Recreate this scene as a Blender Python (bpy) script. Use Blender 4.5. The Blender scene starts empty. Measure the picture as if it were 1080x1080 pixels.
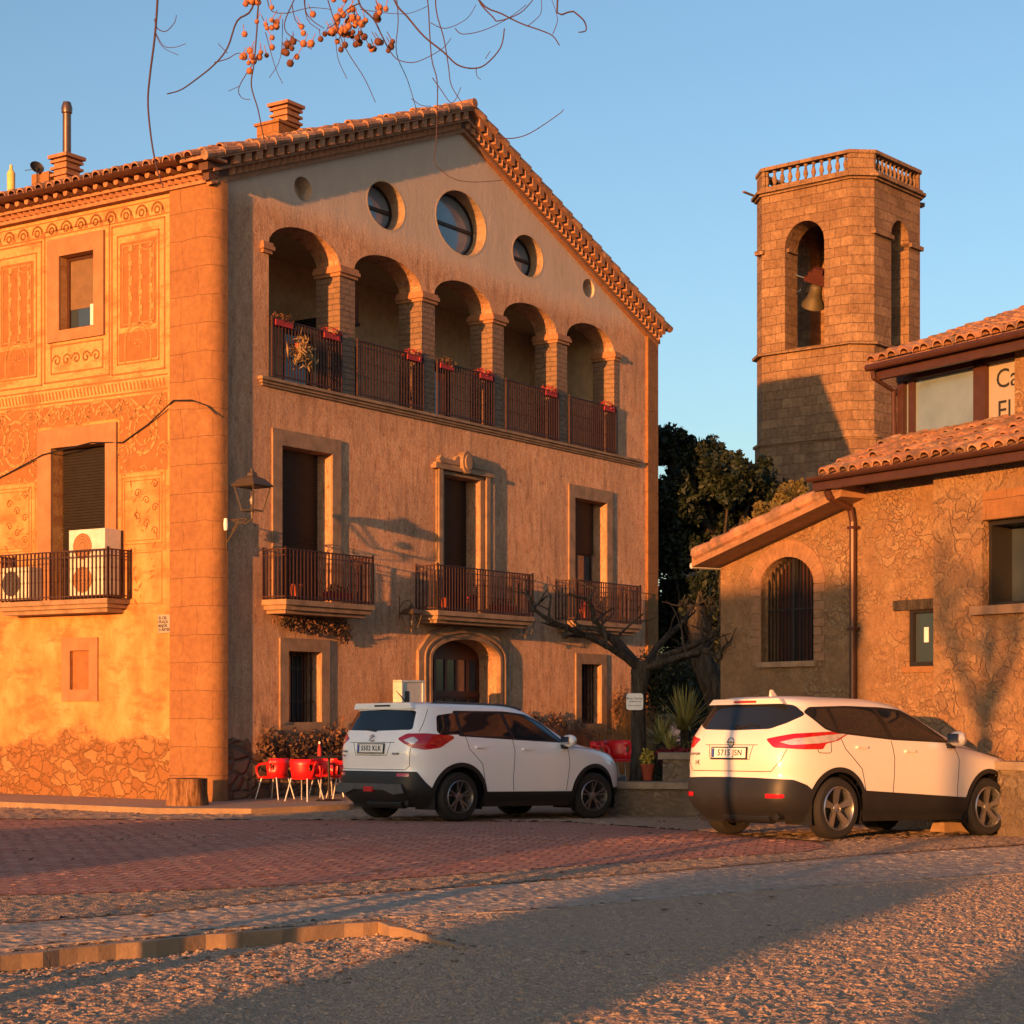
import bpy, bmesh, math, random
import numpy as np
from mathutils import Vector, Matrix
from mathutils.geometry import tessellate_polygon
R = math.radians
random.seed(7); rng = np.random.default_rng(7)
S = bpy.context.scene
COL = S.collection

# ------------------------------------------------------------------ camera
F_PX, CX, HY, EYE = 1950.0, 540.0, 744.0, 1.56
cam = bpy.data.cameras.new('camera'); co = bpy.data.objects.new('camera', cam); COL.objects.link(co)
co.location = (0, 0, EYE); co.rotation_euler = (R(90), 0, 0)
cam.sensor_width = 36; cam.sensor_fit = 'HORIZONTAL'; cam.lens = 36 * F_PX / 1080
cam.shift_y = (HY - 540) / 1080
cam.clip_start = 0.1; cam.clip_end = 4000
S.camera = co

# ------------------------------------------------------------------ light
SUN_AZ, SUN_EL = 64.0, 3.9          # direction the light travels on the ground plan, height of the sun
ux, uy = math.cos(R(SUN_AZ)), math.sin(R(SUN_AZ))
to_sun = Vector((-ux * math.cos(R(SUN_EL)), -uy * math.cos(R(SUN_EL)), math.sin(R(SUN_EL))))
w = bpy.data.worlds.new("World"); S.world = w; w.use_nodes = True
nt = w.node_tree
sky = nt.nodes.new('ShaderNodeTexSky'); sky.sky_type = 'NISHITA'; sky.sun_disc = False
sky.sun_elevation = R(SUN_EL); sky.sun_rotation = math.atan2(to_sun.x, to_sun.y)
sky.air_density = 0.9; sky.dust_density = 1.7; sky.ozone_density = 2.0
nt.links.new(sky.outputs[0], nt.nodes['Background'].inputs[0])
nt.nodes['Background'].inputs[1].default_value = 0.102
sl = bpy.data.lights.new('sun', 'SUN'); so = bpy.data.objects.new('sun', sl); COL.objects.link(so)
sl.energy = 2.85; sl.angle = R(0.5); sl.color = (1.0, 0.375, 0.092)
so.rotation_euler = to_sun.to_track_quat('Z', 'Y').to_euler()
S.view_settings.view_transform = 'Standard'; S.view_settings.look = 'None'
S.view_settings.exposure = 1.88; S.view_settings.gamma = 1.0

# ------------------------------------------------------------------ materials
class Nt:
    def __init__(s, name):
        s.m = bpy.data.materials.new(name); s.m.use_nodes = True
        s.t = s.m.node_tree; s.b = s.t.nodes['Principled BSDF']
        tc = s.t.nodes.new('ShaderNodeTexCoord'); s.co = tc.outputs['Object']
    def n(s, typ, **kw):
        nd = s.t.nodes.new(typ)
        for k, v in kw.items(): setattr(nd, k, v)
        return nd
    def l(s, a, b): s.t.links.new(a, b)
    def map(s, sc, vec=None, loc=(0, 0, 0)):
        mp = s.n('ShaderNodeMapping'); s.l(vec or s.co, mp.inputs[0])
        mp.inputs['Scale'].default_value = sc if hasattr(sc, '__len__') else (sc,) * 3
        mp.inputs['Location'].default_value = loc
        return mp.outputs[0]
    def noise(s, sc, det=5, rough=.6, vec=None, dist=0):
        nd = s.n('ShaderNodeTexNoise'); s.l(s.map(sc, vec), nd.inputs['Vector'])
        nd.inputs['Scale'].default_value = 1; nd.inputs['Detail'].default_value = det
        nd.inputs['Roughness'].default_value = rough; nd.inputs['Distortion'].default_value = dist
        return nd.outputs['Fac']
    def vor(s, sc, feature='F1', vec=None, rnd=1.0):
        nd = s.n('ShaderNodeTexVoronoi', feature=feature); s.l(vec or s.map(sc), nd.inputs['Vector'])
        nd.inputs['Scale'].default_value = 1 if vec is None else sc
        nd.inputs['Randomness'].default_value = rnd
        return nd
    def ramp(s, fac, stops):
        r = s.n('ShaderNodeValToRGB'); s.l(fac, r.inputs[0]); e = r.color_ramp.elements
        while len(e) < len(stops): e.new(.5)
        for i, (p, c) in enumerate(stops):
            e[i].position = p; e[i].color = (c, c, c, 1) if not hasattr(c, '__len__') else (*c, 1)
        return r.outputs[0]
    def mix(s, fac, a, b, mode='MIX'):
        m = s.n('ShaderNodeMix', data_type='RGBA', blend_type=mode)
        for i, v in ((0, fac), (6, a), (7, b)):
            if isinstance(v, (int, float)): m.inputs[i].default_value = v
            elif isinstance(v, tuple): m.inputs[i].default_value = (*v, 1)
            else: s.l(v, m.inputs[i])
        return m.outputs[2]
    def math(s, op, a, b=0.0, clamp=False):
        m = s.n('ShaderNodeMath', operation=op, use_clamp=clamp)
        for i, v in ((0, a), (1, b)):
            if isinstance(v, (int, float)): m.inputs[i].default_value = v
            else: s.l(v, m.inputs[i])
        return m.outputs[0]
    def xyz(s):
        x = s.n('ShaderNodeSeparateXYZ'); s.l(s.co, x.inputs[0]); return x.outputs
    def comb(s, x, y, z=0.0):
        c = s.n('ShaderNodeCombineXYZ')
        for i, v in enumerate((x, y, z)):
            if isinstance(v, (int, float)): c.inputs[i].default_value = v
            else: s.l(v, c.inputs[i])
        return c.outputs[0]
    def bump(s, h, strength=.5, dist=.02):
        b = s.n('ShaderNodeBump'); b.inputs['Strength'].default_value = strength
        b.inputs['Distance'].default_value = dist; s.l(h, b.inputs['Height'])
        s.l(b.outputs[0], s.b.inputs['Normal'])
    def out(s, col=None, rough=.85, spec=.25, metal=0.0):
        if col is not None:
            if isinstance(col, tuple): s.b.inputs['Base Color'].default_value = (*col, 1)
            else: s.l(col, s.b.inputs['Base Color'])
        if isinstance(rough, (int, float)): s.b.inputs['Roughness'].default_value = rough
        else: s.l(rough, s.b.inputs['Roughness'])
        s.b.inputs['Specular IOR Level'].default_value = spec
        s.b.inputs['Metallic'].default_value = metal
        return s.m

def plain(name, c, rough=.6, metal=0.0, spec=.4, var=.25, sc=6, bump=0.0, coat=0.0):
    g = Nt(name); n = g.noise(sc, 4)
    d = tuple(x * (1 - var) for x in c)
    if bump: g.bump(g.noise(sc * 6, 4), .4, bump)
    if coat: g.b.inputs['Coat Weight'].default_value = coat; g.b.inputs['Coat Roughness'].default_value = .04
    return g.out(g.mix(g.ramp(n, [(.3, 0.0), (.7, 1.0)]), d, c), rough, spec, metal)

M = {}
M['white_paint'] = plain('white_car_paint', (.82, .82, .84), .28, 0, .5, .02, coat=.8)
M['cladding'] = plain('black_cladding', (.018, .018, .02), .5, bump=.0006)
M['skid'] = plain('grey_cladding', (.07, .07, .075), .5)
M['tyre'] = plain('tyre_rubber', (.016, .015, .015), .85, bump=.002)
M['rim'] = plain('alloy', (.45, .45, .46), .3, .9)
M['rim_dark'] = plain('dark_alloy', (.26, .25, .26), .35, .8)
M['black'] = plain('black_plastic', (.012, .012, .013), .45)
M['carglass'] = plain('tinted_glass', (.012, .015, .02), .04, 0, .6, .02)
M['redlight'] = plain('red_lens', (.45, .01, .02), .12, 0, .5, .3, 14, coat=.6)
M['clearlight'] = plain('clear_lens', (.62, .58, .6), .12, .3, .5, .3, 14, coat=.6)
M['plate'] = plain('number_plate', (.72, .72, .7), .4, var=.03)
M['blue'] = plain('blue_band', (.02, .06, .35), .4)
M['ink'] = plain('ink', (.02, .02, .02), .6)
M['chrome'] = plain('chrome', (.6, .6, .62), .12, 1)
M['steel'] = plain('white_steel', (.7, .68, .66), .35, .3)
M['redplastic'] = plain('red_plastic', (.62, .012, .015), .38, 0, .5, .12)
M['iron'] = plain('wrought_iron', (.06, .022, .018), .6, .2, bump=.002)
M['darkiron'] = plain('dark_iron', (.025, .022, .02), .55, .3)
M['shutter'] = plain('shutter', (.02, .015, .012), .5)
M['glass'] = plain('window_glass', (.03, .045, .06), .05, 0, .8, .1)
M['bluepane'] = plain('pane', (.16, .22, .27), .1, 0, .8, .25, 2)
M['brownwood'] = plain('dark_red_wood', (.07, .018, .01), .5, bump=.004)
M['brownmetal'] = plain('brown_metal', (.085, .035, .022), .4, .3)
M['lampmetal'] = plain('lantern_metal', (.10, .07, .045), .5, .4)
M['bulb'] = plain('lamp_glass', (.3, .25, .2), .3)
M['paint_warm'] = plain('pearl_car_paint', (.66, .62, .58), .28, 0, .5, .02, coat=.6)  # first car's white with the sun's warm tone put in, darkened against clipping
M['cream'] = plain('cream_plaster', (.62, .42, .24), .9, bump=.004)
M['acwhite'] = plain('ac_casing', (.6, .58, .52), .5)
M['terracotta'] = plain('terracotta', (.34, .06, .025), .8)
M['leafred'] = plain('red_flower_leaf', (.35, .03, .03), .8)
M['straw'] = plain('dry_straw', (.30, .20, .09), .9)
M['drybush'] = plain('dry_bush', (.16, .075, .04), .9, var=.5)
M['creeper'] = plain('creeper', (.20, .10, .06), .9, var=.6)
M['brass'] = plain('bell_bronze', (.10, .075, .035), .6, .3)
M['signwhite'] = plain('sign_white', (.7, .68, .66), .6, var=.06)
M['signcream'] = plain('sign_cream', (.30, .26, .21), .7, var=.06)
M['twig'] = plain('twig_bark', (.06, .028, .035), .8)
M['berry'] = plain('berry_skin', (.42, .16, .07), .6, var=.5, sc=90, bump=.0006)
M['berrydark'] = plain('shrivelled_berry', (.14, .05, .03), .8, var=.5, sc=90)
M['rust_pipe'] = plain('flue_pipe', (.22, .13, .09), .3, .8)
M['yellow'] = plain('yellow_can', (.7, .5, .15), .5)
M['granite'] = plain('ledge_stone', (.27, .21, .155), .9, var=.4, bump=.01)

def stone_colour(g, vec, sc, cols, mortar, edge=.05):
    v = g.vor(sc, 'F1', vec); e = g.vor(sc, 'DISTANCE_TO_EDGE', vec)
    sep = g.n('ShaderNodeSeparateColor'); g.l(v.outputs['Color'], sep.inputs[0])
    c = g.ramp(sep.outputs[0], [(i / (len(cols) - 1), c) for i, c in enumerate(cols)])
    m = g.math('MULTIPLY', g.ramp(e.outputs['Distance'], [(0.0, .9), (edge, .8), (edge * 3.2, 0.0)]), g.ramp(g.noise(3.1, 5, .7), [(.35, .25), (.6, 1.0)]))
    h = g.ramp(e.outputs['Distance'], [(0.0, 0.0), (edge * 1.2, .25), (edge * 4, 1.0)])
    return g.mix(m, c, mortar), h

def rubble(name, cols, mortar, sc=(3.2, 3.2, 4.6), bump=.05, edge=.04, worn=.6):
    g = Nt(name)
    def warped(k, amt, scale):
        nz = g.n('ShaderNodeTexNoise'); g.l(g.co, nz.inputs['Vector']); nz.inputs['Scale'].default_value = scale; nz.inputs['Detail'].default_value = 5
        sb = g.n('ShaderNodeVectorMath', operation='SUBTRACT'); g.l(nz.outputs['Color'], sb.inputs[0]); sb.inputs[1].default_value = (.5, .5, .5)
        s1 = g.n('ShaderNodeVectorMath', operation='SCALE'); g.l(sb.outputs[0], s1.inputs[0]); s1.inputs['Scale'].default_value = amt
        wv = g.n('ShaderNodeVectorMath', operation='ADD'); g.l(g.co, wv.inputs[0]); g.l(s1.outputs[0], wv.inputs[1]); return g.map(k, wv.outputs[0])
    c, h = stone_colour(g, warped(sc, .5, 3.5), 1.0, cols, mortar, edge)
    c2, h2 = stone_colour(g, warped(tuple(x * 2.1 for x in sc), .3, 6), 1.0, cols[::-1], mortar, edge * 1.3)
    pick = g.ramp(g.noise(1.6, 3), [(.46, 0.0), (.54, 1.0)])
    c = g.mix(pick, c, c2); hh = g.n('ShaderNodeMix', data_type='FLOAT'); g.l(pick, hh.inputs[0]); g.l(h, hh.inputs[2]); g.l(h2, hh.inputs[3])
    cover = g.ramp(g.noise((1.1, 1.1, 1.4), 6, .7), [(.40, 0.0), (.58, worn)])
    lime = g.ramp(g.noise(5, 6, .75), [(.3, tuple(x * .62 for x in mortar)), (.55, mortar), (.75, tuple(min(.6, x * 1.35) for x in mortar))])
    c = g.mix(cover, c, lime)
    c = g.mix(.6, c, g.ramp(g.noise(17, 6, .8), [(.25, .4), (.7, 1.0)]), 'MULTIPLY')
    c = g.mix(g.ramp(g.noise(.55, 4), [(.35, 0.0), (.7, .35)]), c, tuple(x * .5 for x in mortar))
    hs = g.math('MULTIPLY', hh.outputs[0], g.math('SUBTRACT', 1.0, cover))
    g.bump(g.math('ADD', hs, g.math('MULTIPLY', g.noise(13, 7, .8), 1.1)), 1.0, bump)
    return g.out(c, .92, .15)

def ashlar(name, cols, mortar, bw=.6, bh=.3, kx=1.0, ky=1.3, bump=.03, sandy=.5, msize=.012):
    g = Nt(name); o = g.xyz()
    nz = g.noise(1.3, 4); off = g.math('MULTIPLY', g.math('SUBTRACT', nz, .5), .30)
    X = g.math('ADD', g.math('SUBTRACT', g.math('MULTIPLY', o[1], ky), g.math('MULTIPLY', o[0], kx)), off)
    Z = g.math('ADD', o[2], g.math('MULTIPLY', off, .35))
    br = g.n('ShaderNodeTexBrick'); g.l(g.comb(X, Z), br.inputs['Vector'])
    br.inputs['Scale'].default_value = 1; br.inputs['Brick Width'].default_value = bw
    br.inputs['Row Height'].default_value = bh; br.inputs['Mortar Size'].default_value = msize
    br.inputs['Mortar Smooth'].default_value = .6; br.inputs['Bias'].default_value = 0
    br.inputs['Color1'].default_value = (*cols[0], 1); br.inputs['Color2'].default_value = (*cols[1], 1)
    br.inputs['Mortar'].default_value = (*mortar, 1)
    c = g.mix(g.ramp(g.noise(1.3, 5), [(.35, 0.0), (.65, .7)]), br.outputs['Color'], cols[2])
    c = g.mix(sandy, c, g.ramp(g.noise(9, 6, .75), [(.25, .4), (.7, 1.0)]), 'MULTIPLY')
    h = g.math('SUBTRACT', g.math('MULTIPLY', g.noise(7, 6, .7), 1.2), g.math('MULTIPLY', br.outputs['Fac'], .9))
    g.bump(h, 1.0, bump)
    return g.out(c, .9, .15)

M['quoin'] = ashlar('sandstone_blocks', [(.29, .14, .058), (.32, .16, .066), (.25, .115, .05)], (.21, .105, .048), .68, .46, 1.0, 1.0, .012, .6, .004)
M['tower'] = ashlar('tower_stone', [(.26, .15, .085), (.40, .25, .14), (.22, .13, .075)], (.20, .12, .07), .52, .28, 1.0, 1.3, .06, .9, .008)
M['frame'] = plain('window_surround_stone', (.33, .205, .12), .9, var=.45, sc=4, bump=.012)
M['piers'] = ashlar('pier_brick', [(.24, .15, .10), (.20, .13, .09), (.30, .19, .12)], (.16, .12, .09), .3, .1, 1.0, 1.0, .02, .5, .01)
M['frame_side'] = plain('side_surround_stone', (.33, .165, .075), .9, var=.3, sc=3, bump=.006)
M['cornice'] = plain('brick_cornice', (.38, .18, .09), .9, var=.35, sc=9, bump=.006)
M['rubble'] = rubble('rubble_stone', [(.26, .15, .085), (.40, .24, .125), (.33, .18, .09), (.42, .28, .15), (.30, .19, .12)], (.32, .185, .095), (4.6, 4.6, 7.4), .022, .014, .95)
M['greystone'] = rubble('grey_rubble', [(.22, .17, .125), (.32, .25, .18), (.26, .2, .15)], (.17, .13, .10), (3.0, 3.0, 4.6), .03)
M['archbrick'] = ashlar('arch_brick', [(.36, .17, .09), (.42, .22, .12), (.30, .15, .08)], (.32, .22, .14), .28, .065, 1.0, 1.0, .012, .4, .01)

def roof_tile_mat():
    g = Nt('clay_tile'); v = g.vor((4.5, 4.5, 4.5))
    sep = g.n('ShaderNodeSeparateColor'); g.l(v.outputs['Color'], sep.inputs[0])
    c = g.ramp(sep.outputs[0], [(0, (.36, .16, .085)), (.4, (.45, .23, .13)), (.75, (.31, .14, .085)), (1, (.50, .32, .20))])
    c = g.mix(g.ramp(g.noise(3.5, 6, .7), [(.40, 0.0), (.62, .85)]), c, (.13, .09, .065))
    g.bump(g.noise(25, 5, .7), .7, .012)
    return g.out(c, .9, .15)
M['tile'] = roof_tile_mat()

def facade_front():
    g = Nt('weathered_render'); o = g.xyz()
    streak = g.noise((7, 7, 2.6), 9, .78); fine = g.noise((24, 24, 14), 6, .8); big = g.noise((.55, .55, .35), 5, .6)
    rough = g.math('ADD', g.math('MULTIPLY', streak, 1.0), g.math('MULTIPLY', fine, .45))
    # smooth new render in the gable above the arches
    top = g.math('SMOOTH_MIN', g.math('MULTIPLY', g.math('SUBTRACT', g.math('ADD', o[2], g.math('MULTIPLY', big, .5)), 10.1), 2.2), 1.0)
    top = g.math('MAXIMUM', top, 0.0)
    old = g.ramp(streak, [(.3, (.30, .14, .08)), (.45, (.60, .33, .19)), (.58, (.72, .44, .27)), (.72, (.42, .21, .12))])
    old = g.mix(g.ramp(big, [(.42, 0.0), (.6, .55)]), old, (.42, .26, .175))
    runs = g.ramp(g.noise((2.6, 2.6, .5), 6, .7), [(.52, 0.0), (.66, .6)]); old = g.mix(runs, old, (.26, .155, .10))
    pale = g.ramp(g.noise((1.7, 1.7, 1.2), 7, .75), [(.56, 0.0), (.66, .55)]); old = g.mix(pale, old, (.64, .42, .27))
    grain = g.ramp(g.noise((30, 30, 17), 8, .85), [(.32, .40), (.50, .98), (.68, 1.4)]); old = g.mix(.85, old, grain, 'MULTIPLY')
    scab = g.ramp(g.noise((8, 8, 4), 8, .8), [(.57, 0.0), (.62, .65)]); old = g.mix(scab, old, (.18, .10, .065))
    col = g.mix(top, old, g.mix(g.ramp(g.noise((1.5, 1.5, .6), 4), [(.35, 0.0), (.7, 1.0)]), (.50, .38, .285), (.56, .43, .32)))
    hplaster = g.math('MULTIPLY', rough, g.math('SUBTRACT', 1.05, g.math('MULTIPLY', top, .9)))
    # exposed rubble at the foot
    vec = g.map((3.4, 3.4, 4.8))
    sc, sh = stone_colour(g, vec, 1.0, [(.16, .09, .06), (.3, .18, .11), (.2, .12, .08), (.34, .21, .13)], (.2, .14, .1), .04)
    edge = g.math('ADD', g.math('MULTIPLY', g.noise((1.3, 1.3, 1.3), 4), 1.3), .1)
    low = g.ramp(g.math('SUBTRACT', edge, g.math('MULTIPLY', o[2], .75)), [(0.0, 0.0), (.05, 1.0)])
    col = g.mix(low, col, sc)
    mh = g.n('ShaderNodeMix', data_type='FLOAT'); g.l(low, mh.inputs[0]); g.l(hplaster, mh.inputs[2])
    g.l(g.math('ADD', g.math('MULTIPLY', sh, 1.2), g.math('MULTIPLY', fine, .5)), mh.inputs[3])
    g.bump(mh.outputs[0], 1.0, .085)
    return g.out(col, .95, .08)
M['front'] = facade_front()

def facade_side():
    g = Nt('painted_render'); o = g.xyz()
    n1 = g.noise((2.2, 2.2, 1.6), 6, .65); n2 = g.noise(11, 6, .7); spots = g.noise(26, 3, .6)
    col = g.ramp(n1, [(.3, (.33, .145, .05)), (.5, (.43, .215, .075)), (.7, (.52, .30, .125))])
    # upper painted band is more even, the middle is patchy
    up = g.ramp(g.math('MULTIPLY', g.math('SUBTRACT', o[2], 6.2), .8), [(0.0, 0.0), (.6, 1.0)])
    col = g.mix(up, col, g.ramp(n2, [(.3, (.40, .195, .07)), (.6, (.50, .28, .115))]))
    col = g.mix(g.ramp(g.noise((1.1, 1.1, 3.0), 5, .7), [(.50, 0.0), (.62, .65)]), col, (.26, .10, .036))
    col = g.mix(g.ramp(spots, [(.68, 0.0), (.73, .8)]), col, (.2, .1, .04))
    nz = g.n('ShaderNodeTexNoise'); g.l(g.co, nz.inputs['Vector']); nz.inputs['Scale'].default_value = 4; nz.inputs['Detail'].default_value = 5
    sv = g.n('ShaderNodeVectorMath', operation='SCALE'); g.l(nz.outputs['Color'], sv.inputs[0]); sv.inputs['Scale'].default_value = .45
    av = g.n('ShaderNodeVectorMath', operation='ADD'); g.l(g.co, av.inputs[0]); g.l(sv.outputs[0], av.inputs[1])
    vec = g.map((3.6, 3.6, 5.6), av.outputs[0])
    sc, sh = stone_colour(g, vec, 1.0, [(.25, .11, .042), (.33, .165, .066), (.27, .12, .045), (.36, .20, .085)], (.29, .145, .06), .015)
    edge = g.math('ADD', g.math('MULTIPLY', g.noise((1.1, 1.1, 1.1), 4), 1.1), .42)
    low = g.ramp(g.math('SUBTRACT', edge, g.math('MULTIPLY', o[2], .9)), [(0.0, 0.0), (.12, 1.0)])
    col = g.mix(low, col, sc)
    mh = g.n('ShaderNodeMix', data_type='FLOAT'); g.l(low, mh.inputs[0]); g.l(g.math('MULTIPLY', n2, .35), mh.inputs[2])
    g.l(g.math('ADD', g.math('MULTIPLY', sh, .8), g.math('MULTIPLY', g.noise(14, 7, .8), 1.1)), mh.inputs[3])
    pits = g.ramp(g.noise((5, 5, 7), 6, .8), [(.60, 0.0), (.68, .85)])
    col = g.mix(g.mix(1.0, pits, low, 'MULTIPLY'), col, (.10, .04, .015))
    g.bump(mh.outputs[0], 1.0, .035)
    return g.out(col, .93, .1)
M['side'] = facade_side()
M['paledraw'] = plain('pale_drawing', (.46, .235, .088), .93, var=.35, sc=7, bump=.003)
M['ochre'] = plain('ochre_drawing', (.29, .12, .038), .93, var=.3, sc=5, bump=.003)

def bark(name, c1, c2):
    g = Nt(name); n = g.noise((14, 14, 3), 6, .7)
    g.bump(n, 1.0, .07)
    return g.out(g.ramp(n, [(.38, c1), (.62, c2)]), .95, .1)
M['bark'] = bark('grey_bark', (.03, .024, .019), (.08, .065, .052))
M['orangebark'] = bark('stump_bark', (.10, .045, .02), (.34, .18, .085))
def leafmat(name, c1, c2):
    g = Nt(name); c = g.mix(g.ramp(g.noise(2.5, 4), [(.35, 0.0), (.65, 1.0)]), c1, c2)
    g.b.inputs['Subsurface Weight'].default_value = 0
    return g.out(c, .6, .3)
M['leafdark'] = leafmat('dark_leaf', (.006, .011, .006), (.014, .023, .010))
M['leafolive'] = leafmat('olive_leaf', (.07, .06, .02), (.13, .10, .035))
M['yucca'] = leafmat('yucca_leaf', (.22, .20, .06), (.34, .29, .10))

# ground materials
def gm(name, stops, sc, bump, dist, extra=None, rough=.95):
    g = Nt(name); n = g.noise(sc, 8, .75); v = g.vor(sc * 2.2)
    big = g.noise(.35, 4)
    col = g.ramp(n, stops)
    col = g.mix(g.ramp(big, [(.35, 0.0), (.7, .45)]), col, tuple(x * .62 for x in stops[-1][1]))
    if extra: col = g.mix(g.ramp(v.outputs['Distance'], [(.2, .55), (.32, 0.0)]), col, extra)
    g.bump(g.math('SUBTRACT', n, g.math('MULTIPLY', v.outputs['Distance'], .7)), 1.0, dist)
    return g.out(col, rough, .15)
M['gravel'] = gm('gravel_ground', [(.3, (.28, .18, .12)), (.55, (.44, .30, .20)), (.75, (.60, .43, .30))], 20, 1, .02, (.62, .46, .33))
M['grit'] = gm('compact_grit', [(.3, (.32, .225, .155)), (.6, (.42, .30, .21)), (.8, (.54, .40, .28))], 26, 1, .012)
M['asphalt'] = gm('worn_asphalt', [(.3, (.26, .18, .125)), (.6, (.36, .26, .18)), (.8, (.48, .35, .25))], 30, 1, .012)
M['strip'] = gm('pale_stone_paving', [(.3, (.28, .21, .155)), (.55, (.42, .33, .25)), (.75, (.55, .44, .34))], 7, 1, .02)
M['pavement'] = gm('pavement', [(.3, (.34, .22, .14)), (.7, (.48, .33, .22))], 9, 1, .008)
M['kerb'] = plain('kerb_stone', (.30, .20, .12), .9, var=.35, sc=4, bump=.012)
def pavers():
    g = Nt('red_pavers'); br = g.n('ShaderNodeTexBrick')
    mp = g.n('ShaderNodeMapping'); g.l(g.co, mp.inputs[0]); mp.inputs['Rotation'].default_value = (0, 0, R(9))
    g.l(mp.outputs[0], br.inputs['Vector']); br.inputs['Scale'].default_value = 1
    br.inputs['Brick Width'].default_value = .2; br.inputs['Row Height'].default_value = .2; br.offset = 0.5
    br.inputs['Mortar Size'].default_value = .014; br.inputs['Mortar Smooth'].default_value = .3
    br.inputs['Color1'].default_value = (.44, .18, .12, 1); br.inputs['Color2'].default_value = (.54, .28, .19, 1)
    br.inputs['Mortar'].default_value = (.22, .10, .07, 1)
    c = g.mix(g.ramp(g.noise(.9, 5), [(.35, 0.0), (.7, .5)]), br.outputs['Color'], (.42, .21, .145))
    c = g.mix(.6, c, g.ramp(g.noise(16, 5, .7), [(.25, .5), (.7, 1.0)]), 'MULTIPLY')
    g.bump(g.math('SUBTRACT', g.math('MULTIPLY', g.noise(9, 6, .7), 1.0), g.math('MULTIPLY', br.outputs['Fac'], .5)), 1.0, .02)
    return g.out(c, .85, .2)
M['pavers'] = pavers()

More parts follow.
